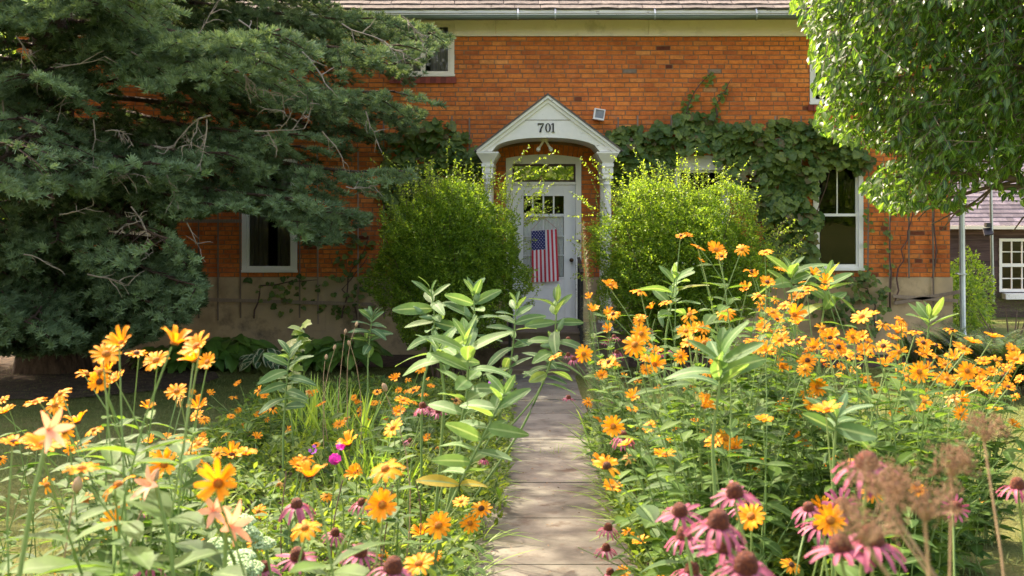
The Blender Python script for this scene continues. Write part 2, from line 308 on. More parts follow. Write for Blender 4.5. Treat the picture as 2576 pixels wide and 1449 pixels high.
# ------------------------------------------------------------------ the house
house = thing('brick_house', 'two storey orange brick house with white gabled porch, numbered 701', 'house', (0, 20.7, 0))
XL, XR, ZF, ZT = -7.6, wx(2390), wz(697), wz(92)
holes = {}
holes['w1'] = (wx(985), wx(1143), wz(193), 4.99); holes['w2'] = (wx(2037), wx(2135), wz(263), 4.99)
holes['w3'] = (wx(257), wx(397), wz(650), wz(388)); holes['w4'] = (wx(609), wx(748), wz(685), wz(400))
holes['w5'] = (wx(1695), wx(1835), wz(670), wz(390)); holes['w6'] = (wx(2045), wx(2171), wz(680), wz(394))
holes['door'] = (wx(1273), wx(1462), wz(806), wz(388))
def inhole(x0, x1, z0, z1, H):
    return any(x1 > h[0] and x0 < h[1] and z1 > h[2] and z0 < h[3] for h in H)
def wall_cells(mb, x0, x1, z0, z1, y0, y1, H, tint=.5):
    xs = sorted({x0, x1, *[v for h in H for v in h[:2] if x0 < v < x1]}); zs = sorted({z0, z1, *[v for h in H for v in h[2:] if z0 < v < z1]})
    for a, b in zip(xs[:-1], xs[1:]):
        for c, d in zip(zs[:-1], zs[1:]):
            if not inhole(a + 1e-3, b - 1e-3, c + 1e-3, d - 1e-3, H): mb.box(a, b, y0, y1, c, d, tint)
arch_c, arch_r = wx(1368), 1.05                     # shallow brick arch over the door
m = MB(); H = list(holes.values()); ch = (ZT - ZF) / 52
archH = (wx(1273) - .02, wx(1462) + .02, wz(388), wz(352)); archH5 = (wx(1695) - .02, wx(1835) + .02, wz(390), wz(352)); archH6 = (wx(2045) - .02, wx(2171) + .02, wz(394), wz(358))
HB = H + [archH, archH5, archH6]
def brick(x0, x1, z0, z1, t):
    g = 0.0045; j = R(-.003, .003, 6); yf = YW - 0.004 - R(0, .007); r = R(-.0026, .0026, 4)
    V = [(x0 + g + j[0], YW + .01, z0 + g), (x1 - g + j[1], YW + .01, z0 + g), (x1 - g + j[1], YW + .01, z1 - g), (x0 + g + j[0], YW + .01, z1 - g),
         (x0 + g + .003 + j[0], yf, z0 + g + .003 + r[0]), (x1 - g - .003 + j[1], yf, z0 + g + .003 + r[1]), (x1 - g - .003 + j[1], yf, z1 - g - .003 + r[2]), (x0 + g + .003 + j[0], yf, z1 - g - .003 + r[3])]
    m.add(V, [[[4, 5, 6, 7], [0, 1, 5, 4], [1, 2, 6, 5], [2, 3, 7, 6], [3, 0, 4, 7]]], t)
def btint():
    r = R()
    return R(0, .05) if r < .006 else (R(.97, 1) if r < .011 else float(np.clip(rng.normal(.5, .17), .1, .94)))
for k in range(54):
    z0 = ZF + k * ch; z1 = z0 + ch; header = (k % 7 == 3); L = 0.108 if header else 0.212
    x = XL - R(0, L) if not header else XL - 0.05; x = XL - (L / 2 if k % 2 else 0) + R(-.01, .01)
    band = .10 if header else 0
    while x < XR:
        l = L * R(.93, 1.06); a, b = max(x, XL), min(x + l, XR); x += l
        if b - a < .03: continue
        segs = [(a, b)]
        for h in HB:
            if z1 > h[2] + .015 and z0 < h[3] - .015:
                ns = []
                for (p, q_) in segs:
                    if q_ <= h[0] or p >= h[1]: ns.append((p, q_))
                    else:
                        if h[0] - p > .02: ns.append((p, h[0]))
                        if q_ - h[1] > .02: ns.append((h[1], q_))
                segs = ns
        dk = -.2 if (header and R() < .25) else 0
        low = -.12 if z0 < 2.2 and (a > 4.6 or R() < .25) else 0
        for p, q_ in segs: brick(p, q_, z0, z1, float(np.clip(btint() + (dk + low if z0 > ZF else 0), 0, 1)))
def arch(cx, half, zb, rise, hgt):                       # soldier bricks following a shallow arc
    rad = (half ** 2 + rise ** 2) / (2 * rise); zc = zb + rise - rad; amax = math.asin(min(1, half / rad)); n = int(2 * amax * rad / .07)
    for i in range(n):
        a0 = -amax + 2 * amax * i / n + .004 / rad; a1 = -amax + 2 * amax * (i + 1) / n - .004 / rad
        pts = [(cx + r_ * math.sin(a), zc + r_ * math.cos(a)) for r_, a in ((rad, a0), (rad, a1), (rad + hgt, a1), (rad + hgt, a0))]
        V = [(p[0], YW + .012, p[1]) for p in pts] + [(p[0], YW - .009, p[1]) for p in pts]
        m.add(V, [[[4, 5, 6, 7], [0, 1, 5, 4], [1, 2, 6, 5], [2, 3, 7, 6], [3, 0, 4, 7]]], btint() * .8)
arch(wx(1367.5), (wx(1462) - wx(1273)) / 2 + .01, wz(398), .055, .15)
arch(wx(1765), (wx(1835) - wx(1695)) / 2 + .01, wz(398), .045, .15); arch(wx(2108), (wx(2171) - wx(2045)) / 2 + .01, wz(400), .035, .15)
wall = obj('wall', m, M_brick, house)
m = MB(); wall_cells(m, XL, XR, 0.3, 5.0, YW - .001, YW + .11, H)
m.box(XL, XL + .12, YW + .11, 24.7, 0, 5.0); m.box(XR - .12, XR, YW + .11, 24.7, 0, 5.0); m.box(XL, XR, 24.7, 24.8, 0, 5.0)
obj('wall_backing', m, M_mortar, house)
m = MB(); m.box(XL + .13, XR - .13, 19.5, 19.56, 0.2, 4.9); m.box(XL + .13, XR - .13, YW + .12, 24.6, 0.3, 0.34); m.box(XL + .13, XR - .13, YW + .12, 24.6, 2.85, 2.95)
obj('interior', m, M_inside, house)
# right end face bricks read as plain wall; foundation
m = MB(); dH = [(wx(1240), wx(1500), -1, wz(790))]
zs = [-.2, .36, .74, ZF]
for i in range(3):
    x = XL
    while x < XR + .02:
        l = R(1.2, 2.6); x1 = min(x + l, XR + .03)
        yf = YW - .03 - R(0, .006); t_ = R(); d0, d1, dz_ = wx(1273), wx(1462), wz(807)
        for a, b in ([(x, x1)] if zs[i + 1] <= dz_ else [(x, min(x1, d0)), (max(x, d1), x1)]):
            if b - a > .01: m.box(a, b - .002, yf, YW + .1, zs[i], zs[i + 1] - .002, t_)
        if i == 1 and x < d1 and x1 > d0: m.box(max(x, d0), min(x1, d1), yf, YW + .1, zs[1], dz_ - .001, t_)
        x = x1
obj('foundation', m, M_stone, house)

# frieze, fascia, soffit, roof, gutter
m = MB(); zt, zb = 4.925, wz(92)
for a, b in ((1143.5, 1247), (1247.6, 1631), (1631.6, 2036.5), (2135.5, 2395)): m.box(wx(a), wx(b), YW - .045, YW + .002, zb, zt)
m.box(XL - .1, wx(984.5), YW - .045, YW + .002, zb, zt); m.box(wx(1143.5), wx(2036.5), YW - .06, YW - .046, zb, zb + .02)
obj('frieze_board', m, M_cream, house)
m = MB(); m.box(XL - .2, XR + .45, 16.3, YW + .4, 4.928, 4.95); obj('soffit', m, M_cream, house)
m = MB(); m.box(XL - .2, XR + .45, 16.275, 16.299, 4.905, 4.985); m.box(XL - .2, XR + .45, 16.25, 16.274, 4.955, 5.0); obj('fascia', m, M_white, house)
m = MB(); x0, x1 = XL - .25, XR + .5; rr = .058; zc = 4.905; prof = []
for i in range(9):
    a = math.pi * i / 8; prof.append((16.2 - rr * math.cos(a), zc - rr * math.sin(a)))
prof2 = [(y * 1.0 + (0.004 if i < 4 else -.004 if i > 4 else 0), z + .004) for i, (y, z) in enumerate(prof)][::-1]
poly = prof + prof2; n = len(poly); xx = np.linspace(x0, x1, 24); sag = .006 * np.sin(xx * 2.1)
V = np.array([(x, p[0], p[1] + s) for x, s in zip(xx, sag) for p in poly]); q = [[i * n + j, i * n + (j + 1) % n, (i + 1) * n + (j + 1) % n, (i + 1) * n + j] for i in range(23) for j in range(n)]
m.add(V, [q]); m.bar((x0, 16.142, zc), (x1, 16.142, zc), .014, .014)
gut = obj('gutter', m, M_gutter, house, True)
for px in (1303, 1397, 1648, 1904):
    m = MB(); x = wx(px, 16.15); pts = [(x, 16.45, 5.14), (x, 16.2, 5.0), (x, 16.135, 4.93)] + [(x, 16.2 - .064 * math.cos(a), 4.905 - .064 * math.sin(a)) for a in np.linspace(0, 2.6, 7)]
    for a, b in zip(pts[:-1], pts[1:]): m.bar(a, b, .022, .005, up=(1, 0, 0) if False else (0, .3, 1))
    obj('gutter_strap', m, M_galv, gut)
m = MB(); pitch = math.radians(30); cp, sp = math.cos(pitch), math.sin(pitch); oy, oz = 16.22, 5.0
def rp(x, s, h): return (x, oy + s * cp - h * sp, oz + s * sp + h * cp)
m.add([rp(XL - .3, .02, -.01), rp(XR + .5, .02, -.01), rp(XR + .5, 4.9, -.01), rp(XL - .3, 4.9, -.01)], [[[0, 1, 2, 3]]], .4)
yb_, zb_ = oy + 4.9 * cp, oz + 4.9 * sp
m.add([(XL - .3, yb_, zb_), (XR + .5, yb_, zb_), (XR + .5, 25.3, 5.0), (XL - .3, 25.3, 5.0)], [[[0, 1, 2, 3]]], .4)
m.add([(XL, YW, 4.95), (XL, 24.7, 4.95), (XL, yb_, zb_)], [[[0, 1, 2]]], .4); m.add([(XR, YW, 4.95), (XR, 24.7, 4.95), (XR, yb_, zb_)], [[[0, 1, 2]]], .4)
for r_ in range(12):
    s0 = r_ * .17; x = XL - .3
    while x < XR + .5:
        l = R(.22, .62); x1 = min(x + l, XR + .5); n = 7; th = .024; t = R(.2, .9); wv = R(-.012, .012, n + 1); lift = np.abs(np.sin(np.linspace(0, math.pi, n + 1))) * R(-.004, .012)
        ge = R(.0, .012)
        for i in range(n):
            a, b = x + ge + (x1 - x - ge) * i / n, x + ge + (x1 - x - ge) * (i + 1) / n
            sa, sb = s0 + wv[i] * .5, s0 + wv[i + 1] * .5
            V = [rp(a, sa, lift[i]), rp(b, sb, lift[i + 1]), rp(b, sb, th + lift[i + 1]), rp(a, sa, th + lift[i]), rp(b, s0 + .21, .006), rp(a, s0 + .21, .006)]
            m.add(V, [[[0, 1, 2, 3], [3, 2, 4, 5]]], t)
        x = x1
obj('roof', m, M_roof, house)

# windows -----------------------------------------------------------
def window(name, key, sashes, label=None, frame=.055, matf=None, curtain=True, inner=.035, recess=.05, sill=None, mid=None, arch_top=False, topz=None, vert=None):
    x0, x1, z0, z1 = holes[key]; z1 = topz or z1; mf = matf or M_white2; m = MB(); ya, yb = YW - .012 + recess * 0, YW + .09
    yf = YW - .02
    m.box(x0, x0 + frame, yf, yb, z0, z1); m.box(x1 - frame, x1, yf, yb, z0, z1)
    m.box(x0 + frame, x1 - frame, yf + .003, yb, z1 - frame, z1); m.box(x0 + frame, x1 - frame, yf + .003, yb, z0 + .0, z0 + frame * .8)
    m.box(x0 - .012, x1 + .012, yf - .035, yf - .001, z0, z0 + .035)
    win = obj('window', m, mf, house, label=label)
    ix0, ix1, iz0, iz1 = x0 + frame, x1 - frame, z0 + frame * .8, z1 - frame
    def sash(a, b, c, d, yy, muntv=0, munth=0, r=inner):
        s = MB(); s.box(a, a + r, yy, yy + .03, c, d); s.box(b - r, b, yy, yy + .03, c, d); s.box(a + r, b - r, yy + .001, yy + .031, c, c + r); s.box(a + r, b - r, yy + .001, yy + .031, d - r, d)
        for i in range(muntv): xm = a + (b - a) * (i + 1) / (muntv + 1); s.box(xm - .008, xm + .008, yy + .004, yy + .026, c + r, d - r)
        for i in range(munth): zm = c + (d - c) * (i + 1) / (munth + 1); s.box(a + r, b - r, yy + .006, yy + .024, zm - .008, zm + .008)
        obj('sash', s, mf, win)
        g = MB(); g.add([(a + r * .8, yy + .015, c + r * .8), (b - r * .8, yy + .015, c + r * .8), (b - r * .8, yy + .015, d - r * .8), (a + r * .8, yy + .015, d - r * .8)], [[[0, 1, 2, 3]]]); obj('pane', g, M_glass, win)
    for (fa, fb, fc, fd, yy, mv, mh) in sashes:
        sash(ix0 + (ix1 - ix0) * fa, ix0 + (ix1 - ix0) * fb, iz0 + (iz1 - iz0) * fc, iz0 + (iz1 - iz0) * fd, YW + yy, mv, mh)
    if curtain:
        c = MB()
        for s_, (a, b) in enumerate(((ix0, ix0 + (ix1 - ix0) * .42), (ix1 - (ix1 - ix0) * .38, ix1))):
            xs = np.linspace(a, b, 40); yy = YW + .16 + .018 * np.sin(xs * 95 + s_) + .01 * np.sin(xs * 41)
            V = np.array([(x, y, z) for x, y in zip(xs, yy) for z in (iz0, iz1)]); c.add(V, [[[2 * i, 2 * i + 2, 2 * i + 3, 2 * i + 1] for i in range(39)]])
        obj('curtain', c, M_curtain, win, True)
    if sill:
        m = MB(); zz0, zz1 = sill; n = int((x1 - x0 + .06) / .072)
        for i in range(n):
            a = x0 - .03 + (x1 - x0 + .06) * i / n; m.box(a + .004, a + (x1 - x0 + .06) / n - .004, YW - .045, YW + .0, zz0, zz1, R())
        m.box(x0 - .03, x1 + .03, YW - .035, YW - .001, zz0 + .004, zz1 - .004, .2)
        obj('brick_sill', m, M_redbrick, win)
    return win
window('w1', 'w1', [(0, .5, 0, 1, .01, 0, 0), (.5, 1, 0, 1, .013, 0, 0)], 'upper casement window against the spruce tips', frame=.06, sill=(wz(210), wz(194)), topz=4.92, matf=M_cream)
window('w2', 'w2', [(0, 1, .5, 1, .04, 0, 0), (0, 1, 0, .52, .01, 0, 0)], 'upper window half hidden by the leafy tree', sill=(wz(279), wz(264)), topz=4.92, curtain=False)
holes3 = holes['w3']; h3 = holes['w3']; holes['w3'] = (h3[0], h3[1], wz(597), h3[3])
window('w3', 'w3', [(0, 1, .5, 1, .04, 0, 0), (0, 1, 0, .52, .01, 0, 0)], 'cream framed window behind the spruce trunk', matf=M_cream, frame=.075)
m = MB(); m.box(h3[0], h3[1], YW - .01, YW + .06, h3[2], wz(597) - .003); obj('panel_board', m, M_cream, house)
window('w4', 'w4', [(0, 1, .53, 1, .04, 0, 0), (0, 1, 0, .55, .01, 0, 0)], 'white sash window with pale curtains below the spruce', frame=.07)
window('w5', 'w5', [(0, 1, .5, 1, .04, 0, 0), (0, 1, 0, .52, .01, 0, 0)], 'window half covered by grapevine behind the right shrub', topz=wz(416), frame=.07, curtain=False)
w6 = window('w6', 'w6', [(0, 1, .48, 1, .04, 1, 0), (0, 1, 0, .50, .01, 0, 0)], 'tall white sash window framed by grapevine', frame=.065, curtain=False)
m = MB(); a0, a1 = wx(1695) + .002, wx(1835) - .002; pts = [(a1, wz(417)), (a0, wz(417))] + [(x, wz(401) + .06 * (1 - ((x - (a0 + a1) / 2) / (a1 - a0) * 2) ** 2)) for x in np.linspace(a0, a1, 9)]
m.prism(pts, YW - .018, YW + .08); obj('window_head', m, M_white, house)
def mini(m_, px0, px1, py0, py1, y0, y1): m_.box(wx(px0), wx(px1), y0, y1, wz(py1), wz(py0))

# door ----------------------------------------------------------------
m = MB(); dx0, dx1 = wx(1273), wx(1462); zd0 = wz(806)
m.box(dx0, wx(1289), YW - .03, YW + .1, zd0, wz(412)); m.box(wx(1448), dx1, YW - .03, YW + .1, zd0, wz(412))
pts = [(dx1, wz(412.3)), (dx0, wz(412.3))] + [(x, wz(398) + .055 * (1 - ((x - (dx0 + dx1) / 2) / (dx1 - dx0) * 2) ** 2)) for x in np.linspace(dx0, dx1, 11)]
m.prism(pts, YW - .033, YW + .098)
m.box(wx(1289.3), wx(1447.7), YW - .02, YW + .09, wz(465), wz(457.5))
obj('door_frame', m, M_white, house)
m = MB(); y0 = YW + .0
for a, b, c, d in ((1289.5, 1294, 412.5, 457), (1443, 1447.5, 412.5, 457), (1294.2, 1442.8, 412.5, 418), (1294.2, 1442.8, 453, 457)): mini(m, a, b, c, d, y0, y0 + .05)
tr = obj('transom', m, M_brown, house)
m = MB(); m.add([(wx(1293), YW + .03, wz(454)), (wx(1444), YW + .03, wz(454)), (wx(1444), YW + .03, wz(417)), (wx(1293), YW + .03, wz(417))], [[[0, 1, 2, 3]]]); obj('pane', m, M_glass2, tr)
# slab with glazed panel
yd = YW + .012
m = MB()
for a, b, c, d in ((1289.6, 1317, 465.5, 806), (1418.5, 1447.4, 465.5, 806), (1317.2, 1418.3, 465.5, 493), (1317.2, 1418.3, 697, 806)): mini(m, a, b, c, d, yd, yd + .045)
for a, b, c, d in ((1314, 1317, 489, 701), (1418.5, 1421.5, 489, 701), (1317, 1418.5, 489.2, 492.9), (1317, 1418.5, 697.2, 701)): mini(m, a, b, c, d, yd - .012, yd - .0005)
for zz in ((724, 726), (750, 751.5), (780, 781.5)): mini(m, 1308, 1422, zz[0], zz[1], yd - .006, yd - .0005)
for a, b, c, d in ((1306, 1308, 724, 800), (1422, 1424, 724, 800)): mini(m, a, b, c, d, yd - .006, yd - .0007)
door = obj('door', m, M_door, house)
m = MB()
for a, b in ((1338, 1342), (1365, 1369), (1391, 1395)): mini(m, a, b, 493.3, 538, yd + .006, yd + .03)
for c, d in ((538, 545), (593, 595.5), (641, 643.5)): mini(m, 1317.3, 1418.2, c, d, yd + .004, yd + .032)
mini(m, 1366, 1368.5, 545.2, 697, yd + .008, yd + .028)
obj('muntin', m, M_door, door)
m = MB(); m.add([(wx(1317), yd + .02, wz(697)), (wx(1418.5), yd + .02, wz(697)), (wx(1418.5), yd + .02, wz(493)), (wx(1317), yd + .02, wz(493))], [[[0, 1, 2, 3]]]); obj('pane', m, M_glass3, door)
m = MB(); xs_ = np.linspace(wx(1318), wx(1417), 50); V = np.array([(x, yd + .05 + .006 * math.sin(x * 120), z) for x in xs_ for z in (wz(696), wz(546))]); m.add(V, [[[2 * i, 2 * i + 2, 2 * i + 3, 2 * i + 1] for i in range(49)]]); obj('lace_curtain', m, M_lace, door, True)
m = MB(); m.lathe([(.004, 0), (.03, 0), (.03, .006), (.012, .012), (.012, .035), (.026, .045), (.031, .062), (.02, .078), (.003, .082)], (wx(1437.5), yd - .001, wz(654)), 14, axis=(0, -1, 0)); obj('door_knob', m, M_knob, door, True)
m = MB(); m.box(wx(1452), wx(1460), YW - .05, YW - .034, wz(611), wz(602)); m.box(wx(1453), wx(1456), YW - .065, YW - .051, wz(609), wz(603)); obj('latch', m, M_knob, house)

# portico ---------------------------------------------------------------
YP = 15.6
def px_(p): return wx(p, YP)
def pz_(p): return wz(p, YP)
ax, az = px_(1378), pz_(241); ex0, ex1, ez = px_(1199), px_(1560), pz_(379)
m = MB(); zlow = pz_(381); cl, cr = px_(1237), px_(1509); arch_pts = []
for i in range(21):
    t = -1 + 2 * i / 20; x = (cl + cr) / 2 + t * (cr - cl) / 2; arch_pts.append((x, zlow + (pz_(346) - zlow) * math.sqrt(max(0, 1 - abs(t) ** 2.3))))
bl, br = px_(1206), px_(1551)
def rakez(x): return az - .03 - abs(x - ax) * ((az - ez) / (ax - ex0)) - .02
# tympanum as a strip between arch and rake
xs_ = sorted(set([bl, br, ax] + [p[0] for p in arch_pts])); am = dict(arch_pts)
def az_at(x):
    if x <= cl or x >= cr: return zlow
    t = (x - (cl + cr) / 2) / ((cr - cl) / 2); return zlow + (pz_(346) - zlow) * math.sqrt(max(0, 1 - abs(t) ** 2.3))
V = []; n = len(xs_)
for y in (YP, YP + .04):
    for x in xs_: V += [(x, y, az_at(x)), (x, y, max(rakez(x), az_at(x) + .002))]
q = []
for i in range(n - 1):
    a = 2 * i; q += [[a, a + 2, a + 3, a + 1], [2 * n + a + 1, 2 * n + a + 3, 2 * n + a + 2, 2 * n + a], [a + 2, a, 2 * n + a, 2 * n + a + 2]]
m.add(V, [q]); ped = obj('pediment', m, M_white, house)
m = MB(); zj = pz_(302); hw = (az - zj) / ((az - ez) / (ax - ex0)) - .12; m.box(ax - hw, ax + hw, YP - .004, YP - .001, zj - .004, zj + .004); obj('board_joint', m, M_brown, ped)
slope_l = nrm(np.array([ax - ex0, az - ez])); m = MB()
def rake(sign, mm, off, w, y0, y1, over=0.0):
    ex = ex0 if sign < 0 else ex1; d = nrm(np.array([ax - ex, az - ez])); nn = np.array([-d[1], d[0]]) * (1 if d[0] > 0 else -1)
    p0 = np.array([ex, ez]) - d * over; p1 = np.array([ax, az])
    # mitre at the apex with a vertical cut
    def top(o): return np.array([ax, az + o / abs(d[0])])
    a, b = p0 + nn * off, p0 + nn * (off + w); c, e = top(off + w), top(off)
    poly = [tuple(a), tuple(e), tuple(c), tuple(b)] if sign < 0 else [tuple(a), tuple(b), tuple(c), tuple(e)]
    mm.prism(poly, y0, y1)
for s_ in (-1, 1): rake(s_, m, -.075, .045, YP - .03, YP - .001); rake(s_, m, -.029, .032, YP - .07, YP - .0012)
obj('raking_cornice', m, M_white, ped)
m = MB()
for s_ in (-1, 1): rake(s_, m, .004, .022, YP - .085, YW - .012, .03)
obj('porch_roof', m, M_roof, house)
m = MB(); V = []
for y in (YP + .041, YW - .012):
    for p in arch_pts: V.append((p[0], y, p[1] + .002))
na = len(arch_pts); m.add(V, [[[i, i + 1, na + i + 1, na + i] for i in range(na - 1)]]); obj('porch_ceiling', m, M_white, house, True)
# number 7 0 1 as real raised figures
def numeral(kind, xc, z0, z1):
    m = MB(); h = z1 - z0; y0, y1 = YP - .013, YP - .0045; xc = float(xc)
    def ring(rx_, rz_, tx, tz, n=28):
        cz = (z0 + z1) / 2; V = []
        for y in (y0, y1):
            for i in range(n):
                a = 2 * math.pi * i / n; c, s_ = math.cos(a), math.sin(a)
                V += [(xc + rx_ * c, y, cz + rz_ * s_), (xc + (rx_ - tx) * c, y, cz + (rz_ - tz) * s_)]
        q = []
        for i in range(n):
            j = (i + 1) % n; q += [[2 * i, 2 * j, 2 * j + 1, 2 * i + 1], [2 * n + 2 * i, 2 * i, 2 * j, 2 * n + 2 * j][::1], [2 * i + 1, 2 * j + 1, 2 * n + 2 * j + 1, 2 * n + 2 * i + 1]]
        m.add(V, [q])
    if kind == '0': ring(h * .31, h * .5, h * .17, h * .06)
    if kind == '1':
        m.box(xc - h * .08, xc + h * .08, y0, y1, z0, z1); m.prism([(xc - h * .08, z1), (xc - h * .24, z1 - h * .16), (xc - h * .2, z1 - h * .2), (xc - h * .08, z1 - h * .13)], y0, y1); m.box(xc - h * .2, xc + h * .2, y0 + .0008, y1, z0, z0 + h * .05)
    if kind == '7':
        m.prism([(xc - h * .36, z1), (xc - h * .36, z1 - h * .26), (xc - h * .31, z1 - h * .26), (xc - h * .27, z1 - h * .15), (xc - .02 * h, z1 - h * .17), (xc + h * .34, z1 - h * .06), (xc + h * .34, z1)], y0, y1)
        m.prism([(xc + h * .34, z1 - .07 * h), (xc + h * .17, z1 - h * .14), (xc - h * .1, z0 + h * .4), (xc - h * .2, z0), (xc + h * .03, z0), (xc + h * .06, z0 + h * .35)], y0 + .0006, y1)
    obj('house_number', m, M_numeral, ped)
numeral('7', px_(1361), pz_(333), pz_(310)); numeral('0', px_(1378.5), pz_(333), pz_(310)); numeral('1', px_(1391.5), pz_(333), pz_(310))
# capital + entablature blocks and columns
def column(xc, yc, ztop, zbot, r, label=None):
    m = MB(); m.lathe([(r * 1.5, zbot), (r * 1.5, zbot + .05), (r * 1.2, zbot + .07), (r * 1.25, zbot + .1), (r * 1.02, zbot + .12), (r, zbot + .15), (r * 1.02, (ztop + zbot) / 2), (r * .88, ztop - .18), (r * .88, ztop - .12), (r * 1.0, ztop - .115), (r * 1.0, ztop - .1), (r * .88, ztop - .095), (r * .9, ztop - .06), (r * 1.15, ztop - .035)], (xc, yc, 0), 24)
    c = obj('column', m, M_white, house, True, label=label)
    m = MB(); m.box(xc - r * 1.3, xc + r * 1.3, yc - r * 1.3, yc + r * 1.3, ztop - .035, ztop); obj('capital', m, M_white, c)
zport = .47
for side in (-1, 1):
    xc = px_(1226.5) + .0 if side < 0 else px_(1529); zc_ = pz_(443)
    column(xc, YP + .08, zc_, zport, .058); column(xc, YW - .09, zc_ + .0, zport, .052)
    m = MB(); hs = [(pz_(443), .062), (pz_(436), .075), (pz_(424), .062), (pz_(419), .082), (pz_(411), .066), (pz_(402), .095), (pz_(392), .128), (pz_(385.5), .150), (pz_(382), .155)]
    for (za, wa), (zb2, wb) in zip(hs[:-1], hs[1:]):
        V = []
        for z, w_ in ((za, wa), (zb2 - .0005, wb if wb > wa and wb - wa > .02 else wa)):
            V += [(xc - w_, YP - w_ + .075, z), (xc + w_, YP - w_ + .075, z), (xc + w_, YW - .014, z), (xc - w_, YW - .014, z)]
        m.add(V, [[[0, 1, 5, 4], [1, 2, 6, 5], [2, 3, 7, 6], [3, 0, 4, 7], [4, 5, 6, 7], [3, 2, 1, 0]]])
    obj('entablature', m, M_white, house)
# porch floor, steps
steps = thing('concrete_steps', 'worn concrete steps leading up to the white front door', 'steps', (.2, 15.5, 0))
m = MB()
def slab(x0, x1, y0, y1, z0, z1):
    m.box(x0, x1, y0, y1, z0, z1 - .03); m.box(x0 - .015, x1 + .015, y0 - .025, y1, z1 - .029, z1)
slab(-.85, 1.3, 15.45, YW - .035, -.1, .49)
obj('landing', m, M_step, steps)
for i, z in enumerate((.37, .245, .12)):
    m = MB(); slab(-.42, .85, 15.45 - .3 * (i + 1) + .028, 15.425 - .3 * i - .001, -.1, z); obj('step', m, M_step, steps)
def rail(x, label):
    t = thing('handrail', label, 'handrail', (x, 15.2, .1))
    m = MB(); m.box(x - .018, x + .018, 14.9, 14.936, .0, 1.33); obj('post', m, M_iron, t)
    m = MB(); m.box(x - .018, x + .018, 15.9, 15.936, .492, 1.46); obj('post', m, M_iron, t)
    m = MB(); m.bar((x, 14.86, 1.335), (x, 15.96, 1.475), .045, .016)
    m.bar((x, 14.94, .30), (x, 15.9, .60), .025, .012)
    for k in range(7):
        y = 15.04 + k * .12; m.box(x - .006, x + .006, y, y + .012, .33 + (y - 14.94) * .31, 1.34 + (y - 14.9) * .125)
    obj('rail', m, M_iron, t)
rail(.645, 'black iron handrail on the right of the front steps'); rail(-.30, 'black iron handrail on the left of the front steps, by the left shrub')
# porch lamp
lamp = thing('porch_lamp', 'twin socket porch lamp with two bare bulbs under the arch', 'lamp', (px_(1370), 15.95, wz(352, 15.95)))
lx_, lz = wx(1370, 15.95), wz(357, 15.95)
m = MB(); m.lathe([(.045, .05), (.055, .03), (.055, .01), (.02, 0)], (lx_, 15.95, lz), 14)
for s_ in (-1, 1): m.tubes([[(lx_ + s_ * .02, 15.95, lz + .01), (lx_ + s_ * .065, 15.93, lz - .07)]], .017, 8)
obj('socket', m, M_cream, lamp, True)
for s_ in (-1, 1):
    m = MB(); m.lathe([(.014, 0), (.016, .02), (.029, .05), (.03, .065), (.02, .085), (.003, .092)], (lx_ + s_ * .06, 15.932, lz - .055), 14, axis=(s_ * .5, -.2, -.9)); obj('bulb', m, M_white2, lamp, True)
# square wall light
wl = thing('wall_floodlight', 'tilted square white floodlight on the brick beside the gable', 'wall light', (wx(1507), YW - .01, wz(288)))
c = np.array([wx(1507, 16.6), 16.55, wz(288, 16.6)]); ang = math.radians(-9)
def rot2(x, z): return (c[0] + x * math.cos(ang) - z * math.sin(ang), c[2] + x * math.sin(ang) + z * math.cos(ang))
m = MB(); o_ = [rot2(*p) for p in ((-.08, -.08), (.08, -.08), (.08, .08), (-.08, .08))]; i_ = [rot2(*p) for p in ((-.058, -.055), (.066, -.055), (.066, .066), (-.058, .066))]
V = [(p[0], c[1], p[1]) for p in o_] + [(p[0], c[1], p[1]) for p in i_] + [(p[0], YW - .02, p[1]) for p in o_]
m.add(V, [[[0, 1, 5, 4], [1, 2, 6, 5], [2, 3, 7, 6], [3, 0, 4, 7], [0, 8, 9, 1], [1, 9, 10, 2], [2, 10, 11, 3], [3, 11, 8, 0]]]); obj('housing', m, M_white2, wl)
m = MB(); m.add([(p[0], c[1] + .02, p[1]) for p in i_], [[[0, 1, 2, 3]]]); obj('lens', m, mat('grey_lens', (.30, .31, .34), (.2, .21, .24), .25, 10, 0), wl)
# flag ---------------------------------------------------------------
flag = thing('american_flag', 'small american flag hung vertically on the white front door', 'flag', (wx(1370), YW - .03, wz(645)))
NX, NZ = 39, 24
def fp(u, v, dy=0):
    a = np.array([1336.7 + 1.6 * v, 581 + 130 * v]); b = np.array([1400.3 + 5.7 * v, 576.6 + 130.5 * v]); p = a + (b - a) * u
    return (wx(p[0], YW - .05), YW - .05 - .012 * math.sin(u * 9 + v * 2.5) * (.3 + v) + dy, wz(p[1], YW - .05))
ms = {'b': MB()}
for s_ in range(13):
    ms['r'] = MB(); ms['w'] = MB()
    u0, u1 = s_ / 13, (s_ + 1) / 13
    for j in range(NZ):
        v0, v1 = j / NZ, (j + 1) / NZ
        key = 'b' if (s_ < 7 and v1 <= 0.401) else ('r' if s_ % 2 == 0 else 'w')
        uu = [u0, (u0 + u1) / 2, u1]
        for k in range(2): ms[key].add([fp(uu[k], v0), fp(uu[k + 1], v0), fp(uu[k + 1], v1), fp(uu[k], v1)], [[[0, 3, 2, 1]]])
    if s_ % 2 == 0: obj('stripe', ms['r'], M_red, flag)
    else: obj('stripe', ms['w'], M_flagwhite, flag)
canton = obj('canton', ms['b'], M_flagblue, flag)
m = MB()
